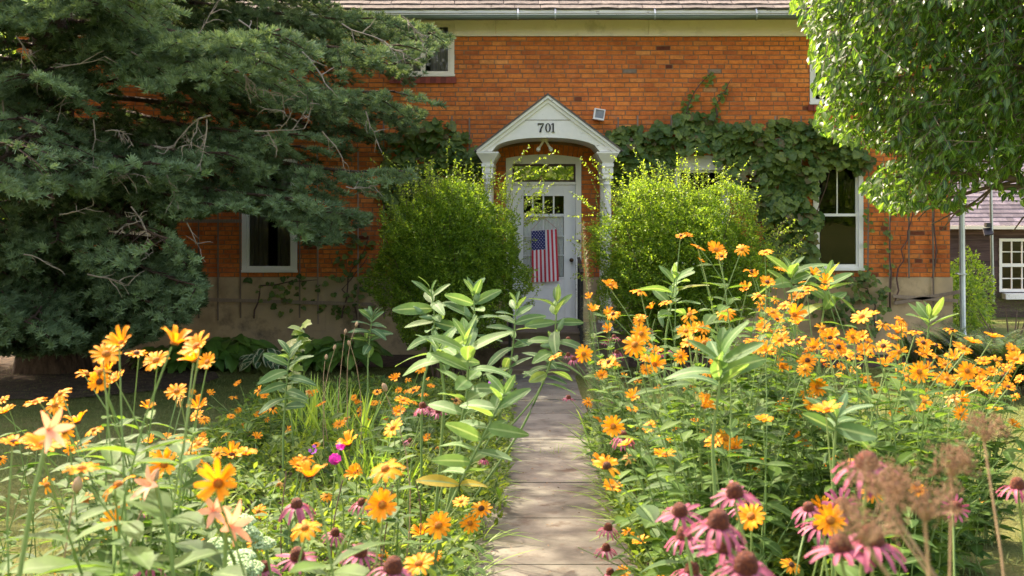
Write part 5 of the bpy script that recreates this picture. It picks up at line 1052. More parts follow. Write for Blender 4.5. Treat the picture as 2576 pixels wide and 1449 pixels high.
# ------------------------------------------------------------------ milkweed
mleaf = [leaf_t(.185, .064, 7, .22, .22, 5, .5, .2, .15, wave=.03, ex=.68), leaf_t(.175, .058, 7, .34, .05, 5, .52, .2, .15, wave=.02, ex=.68), leaf_t(.195, .066, 7, .12, .5, 5, .5, .2, .15, wave=.04, ex=.68)]
def milkweed(label, line, Y, base_y=None, npair=8, s=1.0, pods=(), tint=(0, .8), yellow=0, up0=.1, bud=False):
    pts = np.array([P(a, b, Y) for a, b in line]); b = pts[-1].copy(); bx = clampx(b[0], 0, 1 if (b[0] > .1) else -1); by = base_y or Y; z0 = float(gz(bx, by))
    t = thing('milkweed_plant', label, 'milkweed', (bx, by, z0), 'milkweed plants in the garden beds'); pts = np.concatenate([pts, [[bx, by, z0]]])[::-1]
    k = np.linspace(0, 1, len(pts)); s_ = np.linspace(0, 1, 16); cv = np.stack([np.interp(s_, k, pts[:, j]) for j in range(3)], 1); cv[1:-1] = (cv[:-2] + cv[1:-1] * 2 + cv[2:]) / 4
    st = MB(); st.tubes([cv], np.linspace(.0075, .004, 16)[None] * s, 8, .3); obj('stem', st, M_helstem, t, True)
    L_ = np.linalg.norm(pts[-1] - pts[1]) if len(line) > 1 else .6; tot = np.linalg.norm(np.diff(cv, axis=0), axis=1).sum(); lf = MB(); pp, dd, uu, ss, tt = [], [], [], [], []; ph = R(0, 3.14)
    for i in range(npair + 1):
        f = 1 - (i / (npair + 1)) ** 1.1 * min(.8, (L_ + .12) / tot); p = np.array([np.interp(f, s_, cv[:, k_]) for k_ in range(3)]); top = max(0, 1 - i / 2.2)
        for k_ in range(2):
            a = ph + i * 1.48 + k_ * math.pi + R(-.3, .3); d = np.array([math.cos(a), math.sin(a), R(up0 - .15, up0 + .6) + top * 1.3 - .25 * i / npair])
            pp.append(p); dd.append(d); uu.append(nrm(np.array([0, -.45, 1.0]) + rng.normal(size=3) * .40)); ss.append(s * (R(.85, 1.12) * (1 - .45 * top))); tt.append(R(*tint) if i < npair + 2 - yellow else .97)
    pp, dd, uu, ss, tt = map(np.array, (pp, dd, uu, ss, tt)); g = rng.integers(0, 3, len(pp))
    for v in range(3): k_ = g == v; lf.inst(mleaf[v], frames(dd[k_], uu[k_]), pp[k_], tt[k_], ss[k_])
    obj('foliage', lf, M_milk, t, True)
    for (px, py, a) in pods:
        m = MB(); p = P(px, py, Y); d = nrm([math.sin(a), -.25, math.cos(a)]); L = .095 * s; pr = [(.002, 0), (.008, .08), (.0145, .25), (.0165, .42), (.013, .65), (.007, .85), (.0015, 1)]
        pr = [(r_ * s * R(.93, 1.07), z * L) for r_, z in pr]; m.lathe(pr, p - d * L * .4, 12, axis=d); obj('seed_pod', m, M_pod, t, True)
    return t
milkweed('tall milkweed with warty green pods before the left shrub', [(1085, 735), (1095, 800), (1085, 880), (1060, 980)], 6.3, npair=7, pods=[(1060, 785, -.9), (1080, 800, -1.4), (1092, 835, 3.0), (1095, 875, 2.8)])
milkweed('tall milkweed with upright pods just right of the tallest one', [(1190, 735), (1195, 800), (1190, 880), (1180, 980)], 6.2, npair=6, pods=[(1176, 790, -.3), (1192, 815, .1), (1200, 745, .2)])
milkweed('broad bright milkweed at the front middle of the left bed', [(1170, 850), (1178, 920), (1175, 1000), (1150, 1100), (1145, 1190)], 4.9, npair=8, s=1.05, tint=(.5, .85), up0=.35)
milkweed('leafy milkweed beside the broad bright one, nearest the shrub', [(1105, 875), (1110, 930), (1120, 1000)], 5.2, npair=6, tint=(.4, .8), up0=.3)
milkweed('slender milkweed with a faded flower head before the left handrail', [(1298, 765), (1295, 820), (1290, 880), (1275, 960), (1260, 1050)], 7.6, npair=9, pods=())
milkweed('backlit milkweed leaning right over the path in front of the door', [(1402, 760), (1398, 810), (1395, 880), (1372, 950), (1345, 1010), (1310, 1090)], 6.6, npair=9, pods=[(1375, 870, 1.6), (1410, 820, .4), (1385, 895, 1.2)], tint=(.2, .9))
milkweed('dark green milkweed overhanging the far path before the steps', [(1392, 858), (1385, 910), (1368, 960), (1340, 1010)], 8.2, npair=8, tint=(0, .4), up0=.0)
milkweed('small milkweed among dry stalks left of the left shrub', [(728, 890), (722, 950), (718, 1010), (712, 1090)], 7.0, npair=8, tint=(0, .4))
milkweed('distant milkweed by the hostas left of the left shrub', [(936, 795), (930, 850), (925, 920)], 9.2, npair=8, tint=(0, .3))
milkweed('sprawling milkweed with yellowed lower leaves beside the path', [(1268, 990), (1235, 1060), (1190, 1150), (1150, 1230), (1110, 1330)], 4.6, base_y=4.6, npair=9, yellow=2, s=.95, tint=(.3, .9))
milkweed('milkweed with a fat pod in front of the right shrub', [(1697, 700), (1690, 760), (1675, 840), (1672, 900)], 6.4, npair=6, pods=[(1662, 800, 2.9)], tint=(.4, .9), up0=.3)
milkweed('milkweed with narrow upright leaves before the right sash window', [(1992, 680), (1990, 740), (2000, 820)], 6.2, npair=6, tint=(.3, .8), up0=.35)
milkweed('sunlit milkweed with pale folded leaves below the right sash window', [(2080, 700), (2075, 760), (2065, 830), (2060, 900)], 6.0, npair=7, tint=(.3, .9), up0=.25)
milkweed('short bright milkweed tip before the right foundation corner', [(2338, 795), (2335, 840), (2325, 900)], 6.2, npair=3, tint=(.6, .9), up0=.5)
milkweed('large blurred milkweed in the middle of the right bed', [(1815, 890), (1812, 960), (1800, 1040), (1790, 1130)], 3.7, npair=6, s=.9, tint=(0, .6), up0=.55)
milkweed('broad leaved milkweed stem at the front of the right bed', [(2105, 1050), (2100, 1110), (2095, 1200)], 3.1, npair=4, s=.72, tint=(0, .4), up0=.3)

# ------------------------------------------------------------------ bed filling and small plants
def fillbed(name, label, cat, x_l, x_r, y0, y1, hfun, n, tpls, matl, size, tint=(0, 1)):
    y = R(y0, y1, n * 2); x = np.array([R(x_l(b), x_r(b)) for b in y]); h = hfun(x, y); k_ = h > .03; x, y, h = x[k_][:n], y[k_][:n], h[k_][:n]; n = len(x)
    z = gz(x, y) + h * (R(0, 1, n) ** .7); T = np.stack([x, y, z], 1); D = nrm(np.stack([R(-1, 1, n), R(-1, 1, n), R(-.1, 1.1, n)], 1)); U_ = nrm(np.array([0, 0, 1.0]) + rng.normal(size=(n, 3)) * .35)
    m = MB(); g = rng.integers(0, len(tpls), n)
    for v in range(len(tpls)): q_ = g == v; m.inst(tpls[v], frames(D[q_], U_[q_]), T[q_], R(tint[0], tint[1], q_.sum()), R(size[0], size[1], q_.sum()))
    return tag(obj(name, m, matl, None, True), label, cat, None, 'stuff')
def hL(x, y): n = .75 + .25 * np.sin(x * 5 + y * 3) * np.sin(y * 4.1 - x * 2); return n * np.interp(y, [1.5, 3, 4, 6, 8, 11, 12.5], [.95, .72, .46, .42, .38, .38, .25])
def hR(x, y): n = .78 + .22 * np.sin(x * 6 + y * 2) * np.sin(y * 3.7 - x * 3); return n * np.interp(y, [1.5, 2.6, 4, 5.5, 7, 8.5, 10.5], [.80, .60, .52, .60, .58, .42, .25]) * np.interp(x, [PR, PR + .25, PR + .5], [.45, .8, 1])
fl_t = [leaf_t(.075, .03, 3, .25, .25), leaf_t(.095, .03, 3, .2, .35), leaf_t(.06, .03, 3, .3, .1)]
fillbed('garden_foliage', 'low leafy green foliage filling the left garden bed', 'foliage', lambda y: max(lx(y), -.345 * y), lambda y: PL + .05 + (.14 if 6.4 < y < 11.6 else 0), 1.5, 12.4, hL, 40000, fl_t, M_fill, (.45, 1.0))
fillbed('garden_foliage', 'leafy green foliage filling the sunny right garden bed', 'foliage', lambda y: PR - .05, lambda y: max(PR + .1, min(rx(y), .36 * y)), 1.5, 10.6, hR, 42000, fl_t, M_fill, (.5, 1.1))
# path edging: arching strap leaves
def straps(name, label, cat, pts, n, L, W, matl, upness=(1.0, 2.2), droop=1.0, tint=(0, .85), group=None, extra=None):
    c = np.mean(np.array(pts), 0); t = thing(name, label, cat, (c[0], c[1], float(gz(c[0], c[1]))), group); m = MB()
    tp = [blade_t(1, W / L, 6, d * droop) for d in (.35, .7, 1.05)]
    T = np.array([np.array([*pts[rng.integers(0, len(pts))]]) + R(-.10, .10, 2) for _ in range(n)]); T = np.column_stack([T, gz(T[:, 0], T[:, 1])]); D = nrm(np.stack([R(-1, 1, n), R(-1, 1, n), R(upness[0], upness[1], n)], 1)); g = rng.integers(0, 3, n)
    for v in range(3): q_ = g == v; m.inst(tp[v], frames(D[q_], np.array([0, 0, 1.0])), T[q_], R(*tint, q_.sum()), L * R(.6, 1.15, q_.sum()))
    obj('foliage', m, matl, t); return t
straps('daylily_plant', 'daylily with long arching yellow green leaves at the bottom left corner', 'daylily', [(-.95, 2.1), (-.8, 2.2), (-1.05, 2.3)], 46, .95, .022, M_strap, (.9, 2.2), .8)
straps('iris_plant', 'iris clump with upright narrow blades behind the left flowers', 'iris', [(-1.45, 8.4), (-1.2, 8.2), (-1.7, 8.6)], 110, .62, .022, M_strap, (2.5, 6), .25)
straps('iris_plant', 'iris clump with green blades between the tall milkweed and the dry stalks', 'iris', [(-1.0, 7.0), (-.85, 6.6), (-1.15, 6.9)], 100, .5, .02, M_strap, (2.5, 6), .3)
straps('iris_plant', 'grassy clump beside the dry stalks at the far left of the left bed', 'iris', [(-1.95, 9.6), (-1.7, 9.8)], 70, .5, .018, M_strap, (2, 5), .3)
for k, (x, y, w_) in enumerate([(PL - .03, 7.6, 'left edge of the path by the leaning milkweed'), (PR + .02, 9.0, 'right edge of the path near the steps'), (PR + .04, 8.1, 'right edge of the path below the red spire'), (PR + .05, 7.2, 'right edge of the path in its middle stretch'), (PR + .07, 6.4, 'right edge of the path beside the coneflower pair'), (PL - .02, 6.3, 'left edge of the path under the sprawling milkweed'), (PL - .02, 8.9, 'left edge of the path nearest the steps'), (PL - .02, 5.2, 'left edge of the path nearest the viewer'), (PR + .03, 10.0, 'far right edge of the path')]):
    straps('edging_plant', f'tuft of narrow leaves spilling over the {w_}', 'tuft', [(x, y), (x, y + .3), (x, y - .25)], 110, .30, .016, M_strap, (.3, 1.4), .9, (0, .7), 'tufts of leaves along the path')
straps('grass_tuft', 'small grass tuft growing in the middle of the path', 'grass tuft', [(.13, 8.95)], 26, .10, .004, M_strap, (.5, 2), .6)
straps('grass_tuft', 'weeds sprouting from a joint at the right side of the path', 'grass tuft', [(.42, 7.82), (.48, 7.84)], 30, .08, .004, M_strap, (.4, 1.6), .6)
straps('grass_tuft', 'thin weeds in the path joint nearest the steps', 'grass tuft', [(-.05, 12.0), (.2, 12.0)], 40, .07, .005, M_strap, (.4, 1.6), .6)
# dry stalks
def stalk(label, px, py, Y, px2, top='bud'):
    b = P(px2, 0, Y); z0 = float(gz(b[0], Y)); b = (clampx(b[0], 0), Y, z0); h = P(px, py, Y); t = thing('dry_stalk', label, 'dry stalk', b, 'dry stalks in the left bed'); m = MB(); cv = stem_curve(b, h, 8); m.tubes([cv], np.linspace(.0034, .0018, 8)[None], 5)
    obj('stem', m, M_straw, t)
    m = MB(); m.lathe([(.002, 0), (.009, .006), (.012, .018), (.008, .032), (.002, .038)], h, 8, axis=nrm(cv[-1] - cv[-2])); obj('seed_head', m, M_straw, t, True)
for (px, py, Y, b, w_) in [(972, 985, 4.6, 985, 'tallest of the dry stalks, before the coneflower trio'), (895, 822, 8, 890, 'dry stalk topped with a bud left of the milkweeds'), (868, 840, 8.2, 862, 'dry stalk leaning left of the tallest bud'), (840, 880, 8, 846, 'short dry stalk among iris blades'), (820, 905, 7.8, 830, 'dry stalk at the left edge of the iris blades'), (382, 1215, 3.0, 350, 'tan leafless daylily stalk at the left front'), (192, 1240, 2.6, 165, 'tan bare stalk near the bottom left corner'), (880, 870, 7.5, 884, 'dry stalk with a pale tip in the iris clump')]:
    stalk(w_, px, py, Y, b)
# brown seed spikes
for (px, py, Y, w_) in [(716, 1190, 4.6, 'brown seed spike left of the magenta phlox'), (858, 1212, 4.6, 'brown seed spike below the magenta phlox'), (968, 1190, 4.6, 'tallest brown seed spike left of the path'), (1045, 1210, 4.8, 'brown seed spike nearest the left edge of the path'), (985, 1225, 4.5, 'brown seed spike just right of the tallest one'), (1575, 1200, 6.2, 'brown seed spike beside the right edge of the path')]:
    h = P(px, py, Y); bx = clampx(h[0], 0); z0 = float(gz(bx, Y)); t = thing('seed_spike', w_, 'seed spike', (bx, Y, z0), 'brown seed spikes'); m = MB(); cv = stem_curve((bx, Y, z0), h, 8); m.tubes([cv], np.full((1, 8), .0025), 4); obj('stem', m, M_spike, t)
    m = MB(); n = 90; s_ = np.linspace(0, 1, 8); f = R(.55, 1, n); pp = np.stack([np.interp(f, s_, cv[:, k]) for k in range(3)], 1); a = R(0, 6.28, n); D = np.stack([np.cos(a), np.sin(a), R(.2, 1, n)], 1); m.inst(leaf_t(.016, .007, 1, 0, 0), frames(D, np.array([0, 0, 1.0])), pp, R(0, 1, n), R(.6, 1.1, n) * (1.3 - f)); obj('seed_head', m, M_spike, t)
# standing cypress spire
h = P(1464, 562, 8.6); b = np.array([PR + .02, 8.6, float(gz(.5, 8.6))]); t = thing('standing_cypress', 'tall feathery spire with small red flowers beside the path, right of the door', 'flowering plant', b); st = MB(); cv = stem_curve(b, h, 14); mid_ = P(1493, 900, 8.6)
pts = np.array([b, P(1500, 1010, 8.6), mid_, P(1478, 740, 8.6), h]); k = np.linspace(0, 1, 5); s_ = np.linspace(0, 1, 14); cv = np.stack([np.interp(s_, k, pts[:, j]) for j in range(3)], 1); st.tubes([cv], np.linspace(.007, .003, 14)[None], 6); obj('stem', st, M_helstem, t)
m = MB(); n = 3600; f = R(.02, .72, n) ; pp = np.stack([np.interp(f, s_, cv[:, k]) for k in range(3)], 1); a = R(0, 6.28, n); D = np.stack([np.cos(a), np.sin(a), R(-.1, .5, n)], 1); m.inst(blade_t(1, .035, 2, .3), frames(D, np.array([0, 0, 1.0])), pp, R(0, 1, n), R(.06, .10, n) * (1.15 - f * .6)); obj('foliage', m, M_feather, t)
m = MB(); n = 1500; f = R(.60, 1, n); pp = np.stack([np.interp(f, s_, cv[:, k]) for k in range(3)], 1); a = R(0, 6.28, n); D = np.stack([np.cos(a), np.sin(a), R(.1, 1, n)], 1); m.inst(leaf_t(.050, .016, 1, 0, 0), frames(D, np.array([0, 0, 1.0])), pp, R(0, 1, n), R(.6, 1.1, n) * (1.3 - f * .5)); obj('seed_head', m, leafm('olive_spire', (.20, .20, .05), (.32, .22, .10), 1.2, .2), t)
for _ in range(16):
    f = R(.6, .99); p = np.array([np.interp(f, s_, cv[:, k]) for k in range(3)]) + R(-.03, .03, 3) + np.array([0, -.02, 0]); m = MB(); d = rdir(5) + np.array([0, -.5, 0]); m.inst(leaf_t(.020, .010, 1, 0, 0), frames(d, np.array([0, 0, 1.0])), np.repeat(p[None], 5, 0), .5, 1.0); obj('floret', m, M_redfl, t)
# phlox, blazing star
def cluster_flower(name, label, cat, px, py, Y, n, rad, matl, leafL=.02, group=None):
    h = P(px, py, Y); bx = clampx(h[0], 0); z0 = float(gz(bx, Y)); t = thing(name, label, cat, (bx, Y, z0), group); m = MB(); cv = stem_curve((bx, Y, z0), h, 8); m.tubes([cv], np.full((1, 8), .003), 4); obj('stem', m, M_helstem, t)
    lf = MB(); leaves_on(cv, hleaf, lf, .2, .9, .07, (.5, .8)); obj('foliage', lf, M_helleaf, t, True)
    m = MB(); d = rdir(n) * np.array([1, 1, .8]); pp = h + d * rad
    for k in range(5):
        a = k * 1.257; fr = frames(nrm(np.cross(d, np.array([.3, .2, 1.0]))), d); D = fr[:, :, 1] * math.cos(a) + fr[:, :, 0] * math.sin(a); m.inst(leaf_t(leafL * .7, leafL * .6, 2, .1, .1), frames(D, d), pp, R(0, 1, n), 1.0)
    obj('flower_head', m, matl, t); return t
cluster_flower('phlox_plant', 'magenta phlox with a round bright flower head', 'flowering plant', 843, 1155, 4.8, 16, .022, M_magenta, .026)
cluster_flower('phlox_plant', 'smaller magenta phlox partly behind a yellow flower', 'flowering plant', 857, 1122, 5.2, 10, .018, M_magenta, .022)
cluster_flower('phlox_plant', 'fading purple phlox left of the bright magenta one', 'flowering plant', 784, 1130, 5.2, 7, .025, M_purple, .014)
t_ = cluster_flower('blazing_star', 'purple blazing star spike among the milkweeds', 'flowering plant', 1240, 965, 5.6, 50, .022, M_purple, .016)
# sedum
for i, (px, py, Y, w_) in enumerate([(634, 1335, 3.3, 'pale green sedum heads, the topmost clump beside the coneflower'), (580, 1380, 3.1, 'pale green sedum heads in the middle of the left front'), (598, 1425, 3.0, 'lowest pale green sedum clump near the bottom edge')]):
    h = P(px, py, Y); z0 = float(gz(h[0], Y)); t = thing('sedum_plant', w_, 'sedum', (h[0], Y, z0), 'sedum clumps'); 
    for k in range(4):
        c = h + np.array([R(-.06, .06), R(-.05, .05), R(-.05, .02)]); m = MB(); m.tubes([stem_curve((h[0] + R(-.03, .03), Y, z0), c, 6)], np.full((1, 6), .004), 5); obj('stem', m, M_helstem, t)
        m = MB(); n = 130; d = rdir(n); d[:, 2] = abs(d[:, 2]) * .55; V, q = MB(), None; pp = c + d * R(.028, .038); octv = np.array([(1, 0, 0), (-1, 0, 0), (0, 1, 0), (0, -1, 0), (0, 0, 1), (0, 0, -1)]) * .0042; octf = np.array([[0, 2, 4], [2, 1, 4], [1, 3, 4], [3, 0, 4], [2, 0, 5], [1, 2, 5], [3, 1, 5], [0, 3, 5]])
        m.inst((octv, [octf], np.full(6, .5)), np.repeat(np.eye(3)[None], n, 0), pp, R(0, 1, n), R(.8, 1.3, n)); m.lathe([(.03, .0), (.02, .012), (.002, .02)], c - np.array([0, 0, .006]), 10); obj('flower_head', m, M_sedum, t, True)
# daylily blooms
for (px, py, Y, sg, w_) in [(118, 1082, 2.1, .8, 'pale peach daylily bloom at the far left between yellow flowers'), (385, 1222, 2.5, -.4, 'drooping peach daylily bloom left of the large yellow flower'), (535, 1285, 2.7, .3, 'cream peach daylily bloom in the left front'), (575, 1325, 2.2, 1.0, 'salmon daylily bloom under a yellow flower near the bottom')]:
    h = P(px, py, Y); b = (h[0] - .1 * sg, Y + .1, float(gz(0, Y))); t = thing('daylily_plant', w_, 'daylily', b, 'daylilies in the left bed'); m = MB(); m.tubes([stem_curve(b, h, 8)], np.full((1, 8), .0045), 6); obj('stem', m, M_helstem, t)
    ax_ = nrm([sg, -.5, R(.1, .6)]); fr = frames(np.array([ax_]), np.array([0, 0, 1.0]))[0]; m = MB(); lfp = leaf_t(.042, .016, 5, .2, .75, 3, .6, .15, .2)
    for k in range(6):
        a = k * 1.047; d = fr[:, 1] * .8 + (fr[:, 0] * math.cos(a) + fr[:, 2] * math.sin(a)) * .42; nn = fr[:, 1] * .42 - (fr[:, 0] * math.cos(a) + fr[:, 2] * math.sin(a)) * .8; m.inst(lfp, frames(np.array([d]), np.array([-nn]) * -1), np.array([h]), R(), R(.85, 1.05))
    obj('flower', m, M_peach, t, True)
# dried yarrow at the lower right, near the camera
for (px, py, Y, w_) in [(2185, 1180, 2.3, 'brown dried yarrow head left of the uppermost one'), (2180, 1310, 1.75, 'dense brown dried yarrow head lowest in the right front'), (2330, 1255, 1.85, 'brown dried yarrow head in the middle right front'), (2400, 1150, 2.2, 'dried brown yarrow over the lawn at the right'), (2480, 1070, 2.6, 'uppermost dried brown yarrow head by the right edge'), (2250, 1215, 1.9, 'wispy brown dried yarrow above the coneflowers')]:
    Y *= .66; h = P(px, py, Y); b = (clampx(h[0] + .05, Y), Y + R(-.05, .1), float(gz(0, Y))); t = thing('dried_yarrow', w_, 'dried flower', b, 'dried brown yarrow heads'); m = MB(); cv = stem_curve(b, h - np.array([0, 0, .022]), 8); m.tubes([cv], np.full((1, 8), .0018), 5)
    n = 30; rd = .034; a = R(0, 6.28, n); r_ = rd * np.sqrt(R(0, 1, n)); e = h + np.stack([r_ * np.cos(a), r_ * np.sin(a), R(-.014, .014, n)], 1); mid_ = (cv[-1] + e) / 2 + np.array([0, 0, .005]); m.tubes(np.stack([np.repeat(cv[-1][None], n, 0), mid_, e], 1), np.array([[.0007, .0006, .0005]]), 3); obj('stem', m, M_straw, t)
    m = MB(); k = 300; ee = e[rng.integers(0, n, k)] + rng.normal(size=(k, 3)) * .0055; m.inst((octv, [octf], np.full(6, .5)), np.repeat(np.eye(3)[None], k, 0), ee, R(0, 1, k), R(.3, .6, k)); obj('flower_head', m, M_dry, t)
# young leafy shoot left
t = thing('sapling', 'pale green broad leaved shoot rising before the variegated hosta', 'young plant', (P(760, 0, 7.4)[0], 7.4, float(gz(0, 7.4)))); m = MB(); cv = stem_curve((P(760, 0, 7.4)[0], 7.4, float(gz(0, 7.4))), P(764, 812, 7.4), 10); m.tubes([cv], np.linspace(.006, .003, 10)[None], 6); obj('stem', m, M_helstem, t)
m = MB(); n = 26; f = R(.45, 1, n); s_ = np.linspace(0, 1, 10); pp = np.stack([np.interp(f, s_, cv[:, k]) for k in range(3)], 1); a = R(0, 6.28, n); m.inst(gt[0], frames(np.stack([np.cos(a), np.sin(a), R(-.3, .3, n)], 1), nrm(np.array([0, -.6, 1.0]) + rng.normal(size=(n, 3)) * .3)), pp, R(.2, 1, n), R(.06, .1, n)); obj('foliage', m, M_lightvine, t, True)

# ------------------------------------------------------------------ hostas, ferns, evergreens by the house
hst = [leaf_t(.27, .17, 6, .22, .55, 5, .42, .05, .15, .03), leaf_t(.25, .15, 6, .28, .35, 5, .42, .05, .15, .03)]
def hosta(px, Y, rad, h, label, matl=None, n=84, s=1.0):
    x = wx(px, Y); z0 = float(gz(x, Y)); t = thing('hosta', label, 'hosta', (x, Y, z0), 'hostas along the foundation'); a = R(0, 6.28, n); r_ = rad * np.sqrt(R(0.02, 1, n)) * .75; hh = h * (1 - (r_ / rad) ** 1.6 * .75) * R(.75, 1, n)
    T = np.stack([x + r_ * np.cos(a), Y + r_ * np.sin(a) * .8, z0 + hh], 1); D = np.stack([np.cos(a), np.sin(a), R(-.5, .25, n)], 1); U_ = nrm(np.array([0, -.25, 1.0]) + rng.normal(size=(n, 3)) * .2); m = MB(); g = rng.integers(0, 2, n)
    for v in range(2): k_ = g == v; m.inst(hst[v], frames(D[k_], U_[k_]), T[k_], R(0, 1, k_.sum()), R(.8, 1.2, k_.sum()) * s)
    obj('foliage', m, matl or M_hosta, t, True); st = MB(); st.tubes(np.stack([np.repeat(np.array([[x, Y, z0]]), n, 0), (T + np.array([x, Y, z0])) / 2 + np.array([0, 0, .03]), T], 1), np.array([[.006, .005, .004]]), 4); obj('stem', st, M_helstem, t); return t
hosta(420, 15.3, .42, .36, 'green hosta nearest the spruce trunk'); hosta(500, 15.1, .50, .46, 'large green hosta left of the variegated one'); hosta(585, 15.3, .48, .48, 'tall green hosta touching the variegated one')
hosta(668, 14.7, .36, .36, 'variegated hosta with cream edged leaves', M_hosta2, 62, .55)
hosta(790, 15.2, .48, .46, 'green hosta right of the variegated one'); hosta(880, 15.1, .5, .50, 'green hosta next to the left shrub')
def fern(px, Y, h, label, n=26, matl=None, name='fern', spread=1.0, cat='fern'):
    x = wx(px, Y); z0 = float(gz(x, Y)); t = thing(name, label, cat, (x, Y, z0), 'ferns and low evergreens at the right corner'); m = MB(); st = MB(); pp, dd, ss = [], [], []
    for i in range(n):
        a = R(0, 6.28); L = h * R(.8, 1.25); out_ = R(.35, .95) * spread; s = np.linspace(0, 1, 16); c = np.stack([x + math.cos(a) * L * out_ * s, Y + math.sin(a) * L * out_ * s, z0 + L * (s * 1.25 - .55 * s ** 2.2)], 1); st.tubes([c[::3]], np.linspace(.004, .0015, 6)[None], 3)
        tg = nrm(np.gradient(c, axis=0)); sd = nrm(np.cross(tg, (0, 0, 1)))
        for j in range(2, 16):
            for sgn in (-1, 1):
                for kk in (0, .5): pp.append(c[j] - (c[j] - c[j - 1]) * kk); dd.append(sd[j] * sgn + tg[j] * .55); ss.append(L * .17 * math.sin(math.pi * min(1, (j / 15) * .85 + .12)))
    m.inst(leaf_t(1, .30, 2, .1, .15), frames(np.array(dd), np.array([0, 0, 1.0])), np.array(pp), R(0, 1, len(pp)), np.array(ss)); obj('foliage', m, matl or M_fern, t); obj('stem', st, M_bark2, t)
for (px, Y, h, w_) in [(2300, 15.0, .55, 'dark fern below the bare foundation corner'), (2390, 14.0, .75, 'fern left of the others at the right corner of the house'), (2450, 13.4, .85, 'tall fern in front of the downpipe'), (2520, 13.0, .8, 'fern before the shed window'), (2575, 12.6, .8, 'fern cut by the right edge of the picture'), (2480, 12.2, .6, 'low fern nearest the lawn on the right')]: fern(px, Y, h, w_, 30)
def bushy(name, label, cat, px, Y, z0, r, hz, n, matl, leaf, seed=0, group=None, flat=1.0):
    x = wx(px, Y); g0 = float(gz(x, Y)); t = thing(name, label, cat, (x, Y, g0), group); d = rdir(n); rr_ = (1 + .14 * np.sin(d[:, 0] * 6 + seed) * np.sin(d[:, 2] * 7 + seed) + .08 * np.sin(d[:, 0] * 17 + d[:, 2] * 15)) * (1 - np.abs(rng.normal(size=n)) * .16)
    T = np.array([x, Y, z0]) + d * rr_[:, None] * np.array([r, r * flat, hz]); T[:, 2] = np.maximum(T[:, 2], g0 + .02); m = MB(); m.inst(leaf, frames(nrm(d + rng.normal(size=(n, 3)) * .6), nrm(np.array([0, 0, 1.0]) + rng.normal(size=(n, 3)) * .5)), T, R(0, 1, n), R(.7, 1.25, n)); obj('foliage', m, matl, t)
    st = MB(); k = 24; e = np.array([x, Y, z0]) + rdir(k) * np.array([r, r * flat, hz]) * .8; st.tubes(np.stack([np.repeat(np.array([[x, Y, g0]]), k, 0), (e + np.array([x, Y, g0])) / 2, e], 1), np.array([[.03, .015, .005]]) * (r / 1.0), 4); obj('stem', st, M_bark2, t); return t
lfm = leaf_t(.075, .04, 2, .2, .2)
bushy('juniper', 'bright green low evergreen behind the ferns at the right edge', 'evergreen', 2545, 15.5, .45, .95, .50, 16000, M_fill, leaf_t(.05, .010, 1, 0, .2), 2)
bushy('lilac_bush', 'leafy green bush in the gap between downpipe and shed', 'bush', 2432, 20.5, .45, .45, .85, 2600, M_bush, lfm, 1); bushy('lilac_bush', 'low leafy bush behind the downpipe foot', 'bush', 2400, 19.0, .5, .5, .6, 2600, M_bush, lfm, 3)
bl_ = leaf_t(.16, .09, 2, .2, .2)
for (X_, Y_, z_, r_, h_, w_) in [(-12.6, 24, 3.6, 3.4, 3.8, 'sunlit green tree beyond the left end of the house'), (-11.3, 19, 1.2, 1.7, 1.5, 'bright green bush behind the spruce trunk at the left edge'), (14.5, 36, 6.0, 5.5, 5.5, 'tree standing behind the shed roof'), (-20, 34, 6, 6, 6.5, 'tall tree far behind the spruce at the left')]:
    t = thing('background_tree', w_, 'tree', (X_, Y_, float(gz(X_, Y_)))); n = 7000; d = rdir(n); rr_ = (1 + .2 * np.sin(d[:, 0] * 5 + X_) * np.sin(d[:, 2] * 6) + .1 * np.sin(d[:, 0] * 13 + d[:, 2] * 11)) * (1 - np.abs(rng.normal(size=n)) * .25); T = np.array([X_, Y_, z_]) + d * rr_[:, None] * np.array([r_, r_, h_]); T[:, 2] = np.maximum(T[:, 2], .1)
    m = MB(); m.inst(bl_, frames(nrm(d + rng.normal(size=(n, 3)) * .7), nrm(np.array([0, 0, 1.0]) + rng.normal(size=(n, 3)) * .6)), T, R(0, 1, n), R(.8, 1.5, n) * (1 + r_ / 5)); obj('crown', m, M_bush, t)
    m = MB(); m.tubes([[(X_, Y_, -.8), (X_, Y_, z_ * .5), (X_ + .1, Y_, z_ + h_ * .6)]], [[.05 * r_ + .03, .035 * r_ + .03, .03]], 8)
    k = 14; e = np.array([X_, Y_, z_]) + rdir(k) * np.array([r_, r_, h_]) * .8; m.tubes(np.stack([np.repeat(np.array([[X_, Y_, z_ * .4]]), k, 0), (e + np.array([X_, Y_, z_ * .6])) / 2, e], 1), np.array([[.02, .012, .005]]) * r_, 4); obj('trunk', m, M_bark2, t)
